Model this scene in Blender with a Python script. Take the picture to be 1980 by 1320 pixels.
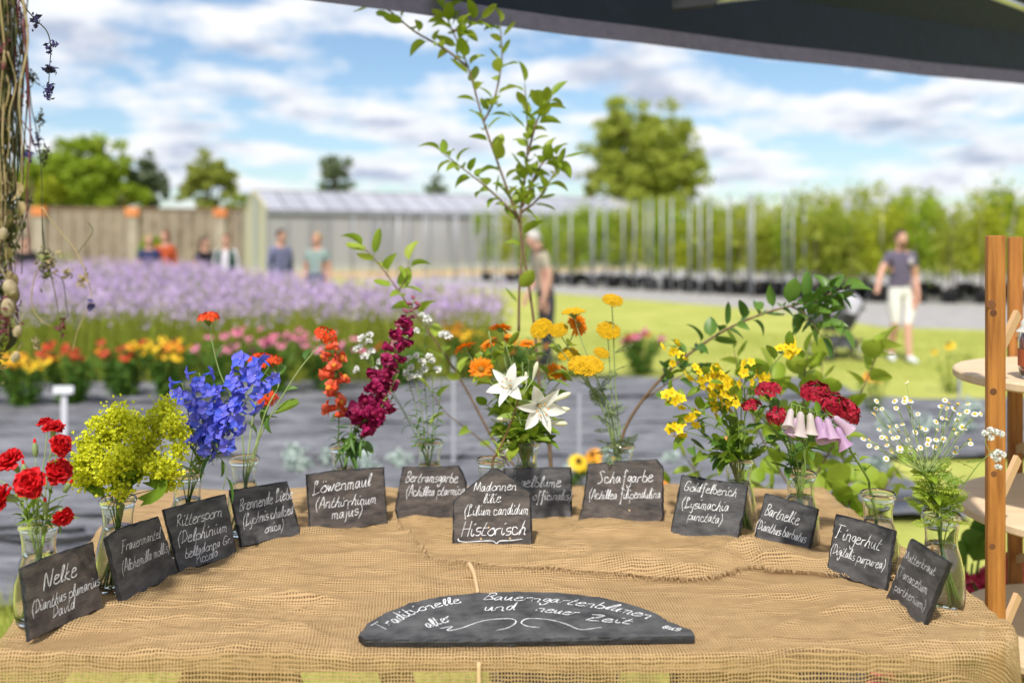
import bpy, math, random
import numpy as np
from mathutils import Vector, Matrix, noise

for _o in list(bpy.data.objects): bpy.data.objects.remove(_o)
SC = bpy.context.scene
COL = SC.collection
R = math.radians
rng = random.Random(7)
npr = np.random.default_rng(11)

# ------------------------------------------------------------------ camera
F, CX, HY, CH = 1925.0, 990.0, 470.0, 1.58        # focal length and horizon measured in photo pixels, eye height
cam = bpy.data.cameras.new('camera'); camo = bpy.data.objects.new('camera', cam); COL.objects.link(camo)
camo.location = (0, 0, CH); camo.rotation_euler = (R(90), 0, 0)
cam.sensor_width = 36; cam.lens = 35; cam.shift_y = -(660 - HY) / 1980
cam.clip_start = .05; cam.clip_end = 3000
cam.dof.use_dof = True; cam.dof.focus_distance = 2.08; cam.dof.aperture_fstop = 1.9
SC.camera = camo

# ------------------------------------------------------------------ world, sun, exposure
SUN_EL, SUN_AZ = R(53), math.atan2(-.16, -.72)
w = bpy.data.worlds.new('World'); SC.world = w; w.use_nodes = True
nt = w.node_tree; nt.nodes.clear(); N = nt.nodes.new; L = nt.links.new
out = N('ShaderNodeOutputWorld'); bg = N('ShaderNodeBackground'); bg.inputs['Strength'].default_value = .1
sky = N('ShaderNodeTexSky'); sky.sky_type = 'NISHITA'; sky.sun_disc = False
sky.sun_elevation = SUN_EL; sky.sun_rotation = SUN_AZ; sky.air_density = 1.0; sky.dust_density = .6; sky.ozone_density = 2.0
tc = N('ShaderNodeTexCoord'); sep = N('ShaderNodeSeparateXYZ'); L(tc.outputs['Generated'], sep.inputs[0])
def M_(op, a, b=None, c=None):
    n = N('ShaderNodeMath'); n.operation = op
    for i, v in enumerate((a, b, c)):
        if v is None: continue
        if isinstance(v, (int, float)): n.inputs[i].default_value = v
        else: L(v, n.inputs[i])
    return n.outputs[0]
zz = M_('ADD', M_('MAXIMUM', sep.outputs[2], 0.0), .17)
cmb = N('ShaderNodeCombineXYZ'); L(M_('DIVIDE', sep.outputs[0], zz), cmb.inputs[0]); L(M_('DIVIDE', sep.outputs[1], zz), cmb.inputs[1])
def cloudnoise(off, scale, detail, rough):
    mp = N('ShaderNodeMapping'); L(cmb.outputs[0], mp.inputs[0]); mp.inputs['Location'].default_value = off
    n = N('ShaderNodeTexNoise'); n.inputs['Scale'].default_value = scale; n.inputs['Detail'].default_value = detail
    n.inputs['Roughness'].default_value = rough; L(mp.outputs[0], n.inputs['Vector']); return n.outputs['Fac']
c1 = cloudnoise((3.1, 7.4, 0), 2.4, 9, .57)
c2 = cloudnoise((3.1, 7.28, .1), 2.4, 6, .55)
def ramp(fac, stops):
    r = N('ShaderNodeValToRGB'); L(fac, r.inputs[0]); e = r.color_ramp.elements
    while len(e) < len(stops): e.new(.5)
    for el, (p, c) in zip(e, stops): el.position = p; el.color = (*c, 1) if not isinstance(c, (int, float)) else (c, c, c, 1)
    return r.outputs[0]
dens = ramp(c1, [(.415, 0), (.48, .5), (.56, 1)])
shade = ramp(c2, [(.42, (7.4, 7.4, 7.5)), (.53, (6.6, 6.8, 7.2)), (.66, (3.6, 4.1, 5.2))])
mixc = N('ShaderNodeMix'); mixc.data_type = 'RGBA'; L(dens, mixc.inputs[0]); L(shade, mixc.inputs[7])
skyg = N('ShaderNodeMix'); skyg.data_type = 'RGBA'; skyg.blend_type = 'MULTIPLY'; skyg.inputs[0].default_value = 1
L(sky.outputs[0], skyg.inputs[6]); skyg.inputs[7].default_value = (.90, .96, 1.0, 1)
L(skyg.outputs[2], mixc.inputs[6]); L(mixc.outputs[2], bg.inputs[0]); L(bg.outputs[0], out.inputs[0])

sl = bpy.data.lights.new('sun', 'SUN'); sl.energy = 3.5; sl.angle = R(2.5); sl.color = (1, .95, .87)
so = bpy.data.objects.new('sun', sl); COL.objects.link(so)
ts = Vector((math.sin(SUN_AZ) * math.cos(SUN_EL), math.cos(SUN_AZ) * math.cos(SUN_EL), math.sin(SUN_EL)))
so.rotation_euler = ts.to_track_quat('Z', 'Y').to_euler(); so.location = (2, -4, 9)
SC.view_settings.view_transform = 'Standard'; SC.view_settings.look = 'None'
SC.view_settings.gamma = 1; SC.view_settings.use_curve_mapping = False
SC.view_settings.exposure = .52
SC.render.engine = 'CYCLES'
cy = SC.cycles
cy.use_denoising = True
cy.max_bounces = 10; cy.diffuse_bounces = 3; cy.glossy_bounces = 4; cy.transmission_bounces = 8; cy.transparent_max_bounces = 24
cy.sample_clamp_indirect = 6

# ------------------------------------------------------------------ helpers
def P(px, py, Y):                                # a point of the photo at distance Y
    return Vector(((px - CX) * Y / F, Y, CH - (py - HY) * Y / F))
TZ = .88                                          # table top
def T(px, py, z=TZ):                              # a point of the photo on the table
    return P(px, py, (CH - z) * F / (py - HY))
def G(px, py): return T(px, py, 0.0)

def tag(o, label=None, cat=None, group=None, kind=None):
    if label: o['label'] = label
    if cat: o['category'] = cat
    if group: o['group'] = group
    if kind: o['kind'] = kind
    return o
MW = {}
def link(o, M=None, parent=None):
    COL.objects.link(o)
    M = M if M is not None else Matrix.Identity(4)
    MW[o] = M
    if parent is not None:
        o.parent = parent; o.matrix_local = MW[parent].inverted() @ M
    else: o.matrix_local = M
    return o
def thing(name, label, cat, loc, group=None):
    return tag(link(bpy.data.objects.new(name, None), Matrix.Translation(loc)), label, cat, group)
def part(name, mesh, parent, M=None):
    return link(bpy.data.objects.new(name, mesh), M, parent)

class B:                                          # mesh builder
    def __init__(s): s.v = []; s.f = []; s.m = []; s.uv = None
    def add(s, vs, fs, m=0, M=None):
        b = len(s.v)
        s.v += [tuple(M @ Vector(v)) for v in vs] if M is not None else [tuple(v) for v in vs]
        for f in fs: s.f.append(tuple(i + b for i in f)); s.m.append(m)
    def tube(s, pts, r0, r1=None, n=6, m=0, cap=True, flat=1.0):
        r1 = r0 if r1 is None else r1
        pts = [Vector(p) for p in pts]; k = len(pts); b = len(s.v); prev = None
        for i, p in enumerate(pts):
            d = (pts[min(i + 1, k - 1)] - pts[max(i - 1, 0)])
            d = d.normalized() if d.length > 1e-9 else Vector((0, 0, 1))
            a = prev - d * prev.dot(d) if prev is not None else d.orthogonal()
            if a.length < 1e-6: a = d.orthogonal()
            a.normalize(); prev = a; c = d.cross(a)
            r = r0(i / (k - 1)) if callable(r0) else r0 + (r1 - r0) * i / max(1, k - 1)
            for j in range(n):
                t = 2 * math.pi * j / n; s.v.append(tuple(p + (a * math.cos(t) + c * math.sin(t) * flat) * r))
        for i in range(k - 1):
            for j in range(n):
                s.f.append((b + i * n + j, b + i * n + (j + 1) % n, b + (i + 1) * n + (j + 1) % n, b + (i + 1) * n + j)); s.m.append(m)
        if cap:
            s.f.append(tuple(b + j for j in reversed(range(n)))); s.m.append(m)
            s.f.append(tuple(b + (k - 1) * n + j for j in range(n))); s.m.append(m)
    def box(s, c, d, m=0, M=None, bev=0):
        x, y, z = (q / 2 for q in d); cx, cy_, cz = c
        vs = [(cx + a * x, cy_ + b_ * y, cz + e * z) for a in (-1, 1) for b_ in (-1, 1) for e in (-1, 1)]
        s.add(vs, [(0, 1, 3, 2), (4, 6, 7, 5), (0, 4, 5, 1), (2, 3, 7, 6), (0, 2, 6, 4), (1, 5, 7, 3)], m, M)
    def lathe(s, prof, n=20, m=0, M=None, close=False):
        vs = [(r * math.cos(2 * math.pi * j / n), r * math.sin(2 * math.pi * j / n), z) for r, z in prof for j in range(n)]
        fs = [(i * n + j, i * n + (j + 1) % n, (i + 1) * n + (j + 1) % n, (i + 1) * n + j) for i in range(len(prof) - 1) for j in range(n)]
        if close: fs += [(tuple(reversed(range(n)))), tuple((len(prof) - 1) * n + j for j in range(n))]
        s.add(vs, fs, m, M)
    def petal(s, M, Ln, W, curl=0., cup=0., a=.6, b=.8, nu=2, nv=4, ruffle=0., m=0, base=0., twist=0., notch=0., seed=0):
        mx = (a / (a + b)) ** a * (b / (a + b)) ** b
        vs = []; x = z = 0.; ang = 0.
        rr = random.Random(seed)
        ph = rr.random() * 6
        for j in range(nv + 1):
            t = j / nv
            wdt = W * max(base * (1 - t), (max(t, 1e-4) ** a) * (max(1 - t, 0) ** b) / mx if b > 0 else t ** a)
            if j: ang = curl * (j - .5) / nv; x += math.cos(ang) * Ln / nv; z += math.sin(ang) * Ln / nv
            for i in range(nu + 1):
                u = i / nu * 2 - 1
                rf = ruffle * math.sin(u * 5 + ph + j) * t * Ln
                ex = -notch * Ln * (i % 2) * (j == nv)
                vs.append((x + ex, u * wdt, z + cup * u * u * wdt + rf + twist * u * wdt * t))
        fs = [(j * (nu + 1) + i, j * (nu + 1) + i + 1, (j + 1) * (nu + 1) + i + 1, (j + 1) * (nu + 1) + i) for j in range(nv) for i in range(nu)]
        s.add(vs, fs, m, M)
    def blob(s, c, r, m=0, M=None, sz=(1, 1, 1)):  # octahedron
        c = Vector(c); vs = [c + Vector((d[0] * r * sz[0], d[1] * r * sz[1], d[2] * r * sz[2])) for d in ((1, 0, 0), (-1, 0, 0), (0, 1, 0), (0, -1, 0), (0, 0, 1), (0, 0, -1))]
        s.add(vs, [(0, 2, 4), (2, 1, 4), (1, 3, 4), (3, 0, 4), (2, 0, 5), (1, 2, 5), (3, 1, 5), (0, 3, 5)], m, M)
    def ball(s, c, r, m=0, n=8, k=5, sz=(1, 1, 1), M=None):
        c = Vector(c); vs = []; fs = []
        for i in range(k + 1):
            t = math.pi * i / k
            for j in range(n):
                p = 2 * math.pi * j / n
                vs.append(c + Vector((r * sz[0] * math.sin(t) * math.cos(p), r * sz[1] * math.sin(t) * math.sin(p), -r * sz[2] * math.cos(t))))
        fs = [(i * n + j, i * n + (j + 1) % n, (i + 1) * n + (j + 1) % n, (i + 1) * n + j) for i in range(k) for j in range(n)]
        s.add(vs, fs, m, M)
    def mesh(s, name, mats, smooth=True):
        me = bpy.data.meshes.new(name); me.from_pydata(s.v, [], s.f)
        for q in (mats if isinstance(mats, (list, tuple)) else [mats]): me.materials.append(q)
        if any(s.m): me.polygons.foreach_set('material_index', s.m)
        if smooth: me.polygons.foreach_set('use_smooth', [True] * len(s.f))
        me.update(); return me

def npmesh(name, V, Fq, mats, mi=None, smooth=False):
    me = bpy.data.meshes.new(name); V = np.asarray(V, np.float32); Fq = np.asarray(Fq, np.int32)
    k = Fq.shape[1]
    me.vertices.add(len(V)); me.vertices.foreach_set('co', V.ravel())
    me.loops.add(Fq.size); me.loops.foreach_set('vertex_index', Fq.ravel())
    me.polygons.add(len(Fq)); me.polygons.foreach_set('loop_start', np.arange(0, Fq.size, k, dtype=np.int32))
    for q in (mats if isinstance(mats, (list, tuple)) else [mats]): me.materials.append(q)
    if mi is not None: me.polygons.foreach_set('material_index', np.asarray(mi, np.int32))
    if smooth: me.polygons.foreach_set('use_smooth', np.ones(len(Fq), bool))
    me.update(calc_edges=True); return me

def unit(a): return a / (np.linalg.norm(a, axis=1, keepdims=True) + 1e-9)
def leafcloud(C, size, aspect=.55, up=0.2, sd=None):
    """one bent rhombus (two triangles across a fold as one quad pair) for each point: verts, quads"""
    n = len(C); d = unit(npr.normal(size=(n, 3)) + np.array([0, 0, up])); s = unit(np.cross(d, npr.normal(size=(n, 3))))
    size = np.broadcast_to(np.asarray(size, float), (n,))[:, None] * npr.uniform(.65, 1.3, (n, 1))
    nn = np.cross(d, s)
    V = np.stack([C - d * size * .5, C + s * size * aspect * .5 + nn * size * .12, C + d * size * .5, C - s * size * aspect * .5 + nn * size * .12], 1).reshape(-1, 3)
    return V, np.arange(4 * n).reshape(n, 4)
def stack(parts):
    V = []; Q = []; mi = []; b = 0
    for v, q, m in parts: V.append(v); Q.append(q + b); mi.append(np.full(len(q), m)); b += len(v)
    return np.concatenate(V), np.concatenate(Q), np.concatenate(mi)

def crom(pts, k=4):                               # smooth path through points
    pts = [Vector(p) for p in pts]
    if len(pts) < 3: return [pts[0].lerp(pts[-1], i / k) for i in range(k + 1)]
    o = []; q = [pts[0] * 2 - pts[1]] + pts + [pts[-1] * 2 - pts[-2]]
    for i in range(1, len(q) - 2):
        a, b, c, d = q[i - 1:i + 3]
        for j in range(k):
            t = j / k; o.append(.5 * (2 * b + (c - a) * t + (2 * a - 5 * b + 4 * c - d) * t * t + (3 * b - a - 3 * c + d) * t ** 3))
    o.append(pts[-1]); return o
def frame(loc, x, up=None, scale=1.):             # X axis along x
    x = Vector(x).normalized(); up = Vector(up) if up is not None else Vector((0, 0, 1))
    y = up.cross(x)
    if y.length < 1e-4: y = x.orthogonal()
    y.normalize(); z = x.cross(y)
    M = Matrix((x, y, z)).transposed().to_4x4() @ Matrix.Scale(scale, 4); M.translation = loc; return M
def zframe(loc, z, roll=0., scale=1.):            # Z axis along z
    return Matrix.Translation(loc) @ Vector(z).to_track_quat('Z', 'Y').to_matrix().to_4x4() @ Matrix.Rotation(roll, 4, 'Z') @ Matrix.Scale(scale, 4)

# ------------------------------------------------------------------ materials
def mat(name, c1, c2=None, rough=.6, trans=0., vary='object', nscale=8., bump=0., bscale=60., spec=.4, metal=0., emit=None, stretch=None, sheen=0):
    m = bpy.data.materials.new(name); m.use_nodes = True; t = m.node_tree; n = t.nodes; l = t.links
    bs = n['Principled BSDF']; ou = n['Material Output']
    bs.inputs['Roughness'].default_value = rough; bs.inputs['Specular IOR Level'].default_value = spec; bs.inputs['Metallic'].default_value = metal
    if sheen: bs.inputs['Sheen Weight'].default_value = sheen
    col = None
    if c2 is not None:
        mx = n.new('ShaderNodeMix'); mx.data_type = 'RGBA'; mx.inputs[6].default_value = (*c1, 1); mx.inputs[7].default_value = (*c2, 1)
        if vary == 'object': s = n.new('ShaderNodeObjectInfo').outputs['Random']
        elif vary == 'island': s = n.new('ShaderNodeNewGeometry').outputs['Random Per Island']
        else:
            tx = n.new('ShaderNodeTexNoise'); tx.inputs['Scale'].default_value = nscale; tx.inputs['Detail'].default_value = 6; tx.inputs['Roughness'].default_value = .6
            co = n.new('ShaderNodeTexCoord'); mp = n.new('ShaderNodeMapping'); l.new(co.outputs['Object'], mp.inputs[0])
            if stretch: mp.inputs['Scale'].default_value = stretch
            l.new(mp.outputs[0], tx.inputs['Vector'])
            rp = n.new('ShaderNodeMapRange'); rp.inputs[1].default_value = .33; rp.inputs[2].default_value = .67; l.new(tx.outputs['Fac'], rp.inputs[0]); s = rp.outputs[0]
        l.new(s, mx.inputs[0]); col = mx.outputs[2]; l.new(col, bs.inputs['Base Color'])
    else: bs.inputs['Base Color'].default_value = (*c1, 1)
    if bump:
        tb = n.new('ShaderNodeTexNoise'); tb.inputs['Scale'].default_value = bscale; tb.inputs['Detail'].default_value = 5
        co = n.new('ShaderNodeTexCoord'); mp = n.new('ShaderNodeMapping'); l.new(co.outputs['Object'], mp.inputs[0]); l.new(mp.outputs[0], tb.inputs['Vector'])
        if stretch: mp.inputs['Scale'].default_value = stretch
        bp = n.new('ShaderNodeBump'); bp.inputs['Strength'].default_value = 1; bp.inputs['Distance'].default_value = bump
        l.new(tb.outputs['Fac'], bp.inputs['Height']); l.new(bp.outputs[0], bs.inputs['Normal'])
    if trans:
        tr = n.new('ShaderNodeBsdfTranslucent'); ms = n.new('ShaderNodeMixShader'); ms.inputs[0].default_value = trans
        if col is not None: l.new(col, tr.inputs[0])
        else: tr.inputs[0].default_value = (*c1, 1)
        l.new(bs.outputs[0], ms.inputs[1]); l.new(tr.outputs[0], ms.inputs[2]); l.new(ms.outputs[0], ou.inputs[0])
    if emit: bs.inputs['Emission Color'].default_value = (*emit, 1)
    return m
# ------------------------------------------------------------------ the setting
def sheet(name, poly, z, m, n=None):
    b = B(); b.add([(x, y, z) for x, y in poly], [tuple(range(len(poly)))])
    o = part(name, b.mesh(name, m, False), None); return tag(o, kind='structure')
m_lawn = mat('lawn_grass', (.30, .33, .065), (.46, .46, .12), rough=.9, vary='noise', nscale=.9, bump=.02, bscale=9, spec=.1)
m_far = mat('gravel', (.30, .29, .28), (.40, .38, .37), rough=.95, vary='noise', nscale=3, bump=.01, bscale=30)
m_dirt = mat('sandy_soil', (.42, .29, .14), (.50, .36, .20), rough=.95, vary='noise', nscale=2)
m_bed = mat('dark_soil', (.05, .045, .02), (.11, .12, .03), rough=.95, vary='noise', nscale=3, bump=.02, bscale=12)
sheet('lawn', [(-400, -60), (400, -60), (400, 900), (-400, 900)], 0, m_lawn)
sheet('gravel_road', [(-9, 50), (-6, 41), (1.0, 32), (6.2, 23.4), (7.0, 18.8), (9.2, 17.9), (30, 17.4), (45, 40), (20, 60), (2, 60)], .004, m_far)
sheet('sandy_path', [(-13.5, 53.6), (-9, 45), (-5.5, 43.5), (9, 62), (8.6, 64.5)], .008, m_dirt)
sheet('bed_soil', [(-9, 9.2), (2.2, 9.4), (2.2, 11.4), (.1, 12.6), (-.1, 16.0), (-3.5, 18.2), (-14, 18.5), (-14, 9.2)], .006, m_bed)

# woven weed mat: strips of dark sheet laid side by side with creased, slightly lifted edges
def weave_mat():
    m = mat('weed_mat', (.085, .085, .095), (.25, .25, .275), rough=.55, vary='noise', nscale=2.2, spec=.35, stretch=(1, 2.5, 1))
    t = m.node_tree; n = t.nodes; l = t.links; bs = n['Principled BSDF']
    co = n.new('ShaderNodeTexCoord'); tx = n.new('ShaderNodeTexNoise'); tx.inputs['Scale'].default_value = 5; tx.inputs['Detail'].default_value = 7
    mp = n.new('ShaderNodeMapping'); mp.inputs['Scale'].default_value = (1, 3, 1); l.new(co.outputs['Object'], mp.inputs[0]); l.new(mp.outputs[0], tx.inputs[0])
    bp = n.new('ShaderNodeBump'); bp.inputs['Distance'].default_value = .09; l.new(tx.outputs['Fac'], bp.inputs['Height']); l.new(bp.outputs[0], bs.inputs['Normal'])
    return m
m_mat = weave_mat()
ys = [4.15, 5.6, 7.2, 8.6, 9.9, 11.3]
for i in range(5):
    y0, y1 = ys[i], ys[i + 1] + .12; nx, ny = 170, 34; V = []; Q = []
    xl, xr = (-9, 5.2 if i > 1 else (1.0 if i == 0 else 2.6))
    if i == 4: xr = 3.6
    for a in range(ny + 1):
        for c in range(nx + 1):
            x = xl + (xr - xl) * c / nx; tt = a / ny; y = y0 + (y1 - y0) * tt + .06 * noise.noise((x * .7, i * 9, 0)) + (x * .06 if i == 4 else 0)
            z = .012 + .008 * i * 0 + .035 * abs(noise.noise((x * 1.2, y * 3.5, i))) + .02 * max(0, 1 - 5 * abs(noise.noise((x * .8, y * 4, i + 9)))) + (.012 if tt < .06 else 0) + .004 * (4 - i)
            V.append((x, y, z))
    for a in range(ny):
        for c in range(nx): k = a * (nx + 1) + c; Q.append((k, k + 1, k + nx + 2, k + nx + 1))
    o = part('weed_mat', npmesh('weed_mat', V, Q, m_mat, smooth=True), None); tag(o, kind='structure')
# black irrigation hose lying over the mat at the left
m_hose = mat('black_hose', (.015, .015, .016), rough=.5)
for k, (pa, y) in enumerate(((1040, 0), (1062, 1), (1075, 2))):
    b = B(); p0 = G(-260, pa + 8); p1 = G(170 + 20 * k, pa - 4)
    pts = [p0.lerp(p1, i / 9) + Vector((0, .05 * math.sin(i * 1.3 + k), .05 + .012 * k)) for i in range(10)]
    b.tube(crom(pts, 3), .011, n=6)
    tag(part('irrigation_hose', b.mesh('irrigation_hose', m_hose), None), 'thin black irrigation hose lying on the grey weed mat beside the table', 'hose', 'irrigation hoses on the mat')

# grass growing near and under the table
m_blade = mat('grass_blade', (.30, .38, .05), (.48, .49, .11), rough=.6, trans=.45, vary='island')
def blades(n, fx, fy, h, name='grass'):
    X = fx(n); Y = fy(n); hh = npr.uniform(.5, 1.2, n) * h; an = npr.uniform(0, 6.28, n); lean = npr.normal(size=(n, 2)) * .35 * hh[:, None]
    s = np.stack([np.cos(an), np.sin(an), 0 * an], 1) * (.0022 + .02 * hh[:, None] * .12)
    base = np.stack([X, Y, 0 * X], 1); top = base + np.concatenate([lean, hh[:, None]], 1)
    V = np.stack([base - s, base + s, top], 1).reshape(-1, 3)
    o = part(name, npmesh(name, V, np.arange(3 * n).reshape(n, 3), m_blade), None)
    return o
o = blades(26000, lambda n: npr.uniform(-1.6, 3.2, n), lambda n: npr.uniform(2.2, 4.6, n), .07); tag(o, 'short bright lawn grass growing under and behind the table', 'grass', kind='stuff')
o = blades(30000, lambda n: npr.uniform(.6, 8.5, n), lambda n: npr.uniform(11.3, 17.5, n), .05, 'lawn_grass'); tag(o, 'mown yellow-green lawn behind the grey weed mat', 'grass', kind='stuff')
o = blades(1600, lambda n: npr.normal(-1.72, .16, n), lambda n: npr.normal(3.95, .16, n), .22, 'weed_grass'); tag(o, 'tuft of green grass growing through the mat at the table end', 'grass', kind='stuff')

# ------------------------------------------------------------------ far trees
m_bark = mat('bark', (.10, .075, .05), (.17, .13, .09), rough=.9, vary='noise', nscale=12)
def lmat(n, a, b, tr=.3): return mat(n, a, b, rough=.55, trans=tr, vary='island', spec=.25)
m_tA = lmat('tree_leaf_bright', (.24, .37, .02), (.42, .50, .05), .45)
m_tB = lmat('tree_leaf_olive', (.30, .36, .05), (.48, .50, .12), .45)
m_tE = lmat('tree_leaf_lime', (.30, .38, .04), (.50, .53, .10), .45)
m_tC = lmat('tree_leaf_grey', (.15, .20, .11), (.28, .33, .20), .45)
m_tD = lmat('tree_leaf_yellow', (.34, .42, .02), (.48, .50, .04), .4)
def tree(name, label, px, Y, pxw, pyt, pyb, lm, n=7000, size=.35, nb=34, group=None, squat=1.0, shape=None):
    X = (px - CX) * Y / F; rx = pxw * Y / F / 2; zt = CH + (HY - pyt) * Y / F; zb = max(.6, CH + (HY - pyb) * Y / F)
    root = thing(name, label, 'tree', (X, Y, 0), group)
    c = np.array([X, Y, (zt + zb) / 2]); r = np.array([rx, rx * .9, (zt - zb) / 2])
    q = unit(npr.normal(size=(nb, 3))) * (npr.uniform(.25, 1, (nb, 1)) ** .5)
    if shape == 'dome': q[:, 2] = q[:, 2] * .9; q[:, :2] *= (1.05 - .35 * np.clip(q[:, 2:3], 0, 1))
    if shape == 'cone': q[:, :2] *= (.62 - .5 * q[:, 2:3])
    nb2 = nb * 4; kk = npr.integers(0, nb, nb2); cs = c + q[kk] * r * .86 + npr.normal(size=(nb2, 3)) * min(rx, r[2]) * .16; nb = nb2; br = npr.uniform(.09, .19, nb) * min(rx, r[2]) * 1.1
    k = npr.integers(0, nb, n); d = unit(npr.normal(size=(n, 3))) * (npr.uniform(0, 1, (n, 1)) ** .45)
    C = cs[k] + d * br[k][:, None] * np.array([1.15, 1.15, .8])
    V, Qd = leafcloud(C, size)
    V = V - np.array([X, Y, 0])
    part('crown', npmesh('crown', V, Qd, lm), root, Matrix.Translation((X, Y, 0)))
    b = B(); tr = .05 * rx + .08
    b.tube(crom([(0, 0, -.2), (.05 * rx, 0, zb * .6), (-.03 * rx, 0, zb + (zt - zb) * .35), (0, 0, zb + (zt - zb) * .8)], 4), tr, tr * .25, n=8)
    for i in range(7):
        e = Vector(cs[i % nb] - np.array([X, Y, 0])); s0 = Vector((0, 0, zb + (zt - zb) * rng.uniform(.0, .4)))
        b.tube(crom([s0, s0.lerp(e, .5) + Vector((0, 0, .1 * rx)), e], 3), tr * .4, tr * .1, n=5)
    part('trunk', b.mesh('trunk', m_bark), root, Matrix.Translation((X, Y, 0)))
    return root
tree('broadleaf_tree', 'tall rounded yellow-green tree towering behind the greenhouse end', 1250, 82, 222, 188, 440, m_tE, 22000, .5, 90)
tree('broadleaf_tree', 'small hanging side crown beside the tall rounded tree', 1142, 83, 62, 305, 395, m_tB, 900, .4, 9)
tree('broadleaf_tree', 'broad bright green tree rising behind the brick wall', 155, 66, 260, 262, 430, m_tA, 12000, .42, 60, shape='dome')
tree('broadleaf_tree', 'low yellow-green tree behind the wall under the broad bright tree', 60, 62, 150, 330, 420, m_tD, 3000, .4, 20)
tree('conifer_tree', 'grey-green feathery tree behind the wall between two green trees', 285, 68, 95, 288, 420, m_tC, 3200, .38, 26, shape='cone')
tree('broadleaf_tree', 'olive round tree behind the wall next to the greenhouse gable', 408, 70, 118, 303, 425, m_tB, 5000, .38, 30)
tree('broadleaf_tree', 'small bright bush peeping over the wall beside the greenhouse gable', 455, 66, 60, 372, 420, m_tA, 900, .35, 8)
tree('conifer_tree', 'dark grey-green pointed tree behind the greenhouse roof', 648, 92, 98, 278, 420, m_tC, 3600, .45, 26, shape='cone')
tree('broadleaf_tree', 'small distant grey-green tree above the greenhouse roof', 842, 110, 62, 330, 430, m_tC, 1500, .5, 14)
tree('broadleaf_tree', 'dark round tree behind the potted nursery trees near the wooden shelf', 1945, 60, 95, 370, 470, m_tB, 2600, .36, 18)
tree('broadleaf_tree', 'olive distant tree behind the potted nursery trees', 2080, 62, 150, 340, 470, m_tB, 2600, .36, 18)
tree('broadleaf_tree', 'low olive tree behind the wall among taller trees', 220, 72, 200, 335, 425, m_tB, 3600, .4, 24)
tree('broadleaf_tree', 'broad green tree behind the far end of the wall', -110, 66, 230, 280, 420, m_tA, 4000, .45, 24, shape='dome')

# ------------------------------------------------------------------ garden wall with terracotta caps
def wall():
    Y = 56; x0 = (-260 - CX) * Y / F; x1 = (486 - CX) * 62 / F; zt = CH + (HY - 397) * Y / F
    root = thing('garden_wall', 'long weathered brick garden wall with terracotta capped pillars below the trees', 'wall', (x0, Y, 0))
    mw = mat('weathered_brick', (.17, .13, .10), (.33, .265, .205), rough=.95, vary='noise', nscale=.9, bump=.02, bscale=6)
    mw2 = mat('wall_coping', (.22, .14, .11), (.28, .17, .13), rough=.9, vary='noise', nscale=2)
    mt = mat('terracotta', (.62, .20, .07), (.70, .26, .10), rough=.8)
    mp = mat('pillar_brick', (.34, .29, .24), (.44, .38, .32), rough=.95, vary='noise', nscale=1.5)
    I = Matrix.Identity(4)
    def yy(x): return Y + (x - x0) * (62 - Y) / (x1 - x0)
    def seg(xa, xb, z0, z1, th, m, nm, off=0):
        b = B(); a, c = (xa, yy(xa) + off), (xb, yy(xb) + off)
        b.add([(a[0], a[1], z0), (c[0], c[1], z0), (c[0], c[1], z1), (a[0], a[1], z1), (a[0], a[1] + th, z0), (c[0], c[1] + th, z0), (c[0], c[1] + th, z1), (a[0], a[1] + th, z1)],
              [(0, 1, 2, 3), (5, 4, 7, 6), (4, 0, 3, 7), (1, 5, 6, 2), (3, 2, 6, 7), (4, 5, 1, 0)])
        part(nm, b.mesh(nm, m, False), root, I)
    seg(x0, x1, -.1, zt - .12, .4, mw, 'brick_face')
    seg(x0, x1, zt - .12, zt, .56, mw2, 'coping', -.08)
    pxs = [-160, -45, 78, 258, 428]
    for p in pxs:
        # pillar x where the line of the wall meets that line of sight
        k = (p - CX) / F; s = (62 - Y) / (x1 - x0); x = k * (Y - x0 * s) / (1 - k * s)
        seg(x - .28, x + .28, -.1, zt - .2, .3, mp, 'pillar', -.22)
        seg(x - .36, x + .36, zt - .5, zt + .02, .6, mt, 'pillar_cap', -.32)
    x = x0 + .6
    while x < x1:                                   # shallow buttress strips
        seg(x, x + .12, 0, zt - .2, .1, mp, 'buttress', -.07); x += .72
wall()
def shrub(name, label, cat, loc, rx, h, lm, n, size, group=None, stem=True, extra=None):
    root = thing(name, label, cat, loc, group); M = Matrix.Translation(loc)
    nb = 14; q = unit(npr.normal(size=(nb, 3))) * npr.uniform(.3, .95, (nb, 1)); q[:, 2] = np.abs(q[:, 2])
    cs = q * np.array([rx, rx, h * .85]) * .8 + np.array([0, 0, h * .12]); k = npr.integers(0, nb, n)
    C = cs[k] + unit(npr.normal(size=(n, 3))) * npr.uniform(0, 1, (n, 1)) ** .5 * rx * .38
    C[:, 2] = np.clip(C[:, 2], .02, None)
    V, Qd = leafcloud(C, size, .4, .6); part('foliage', npmesh('foliage', V, Qd, lm), root, M)
    if stem:
        b = B()
        for i in range(5): e = Vector(cs[i]); b.tube(crom([(0, 0, -.02), e * .5, e], 3), .012 * max(h, .4), .004, n=5)
        part('stem', b.mesh('stem', m_bark), root, M)
    return root
p = P(288, 500, 53); shrub('green_shrub', 'bright green shrub standing against the brick wall', 'shrub', (p.x, p.y, 0), .95, 3.0, m_tA, 1800, .3)
# low green edge along the wall foot
n = 5000; X = npr.uniform(-34, -14.5, n); Yv = npr.uniform(30, 34, n); C = np.stack([X, Yv, npr.uniform(.05, 1.22, n)], 1); V, Qd = leafcloud(C, .28, .4, .8)
tag(part('tall_grass', npmesh('tall_grass', V, Qd, lmat('tall_grass', (.26, .32, .06), (.42, .44, .14))), None), 'strip of tall pale grass between lilac field and brick wall', 'grass', kind='stuff')

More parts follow.
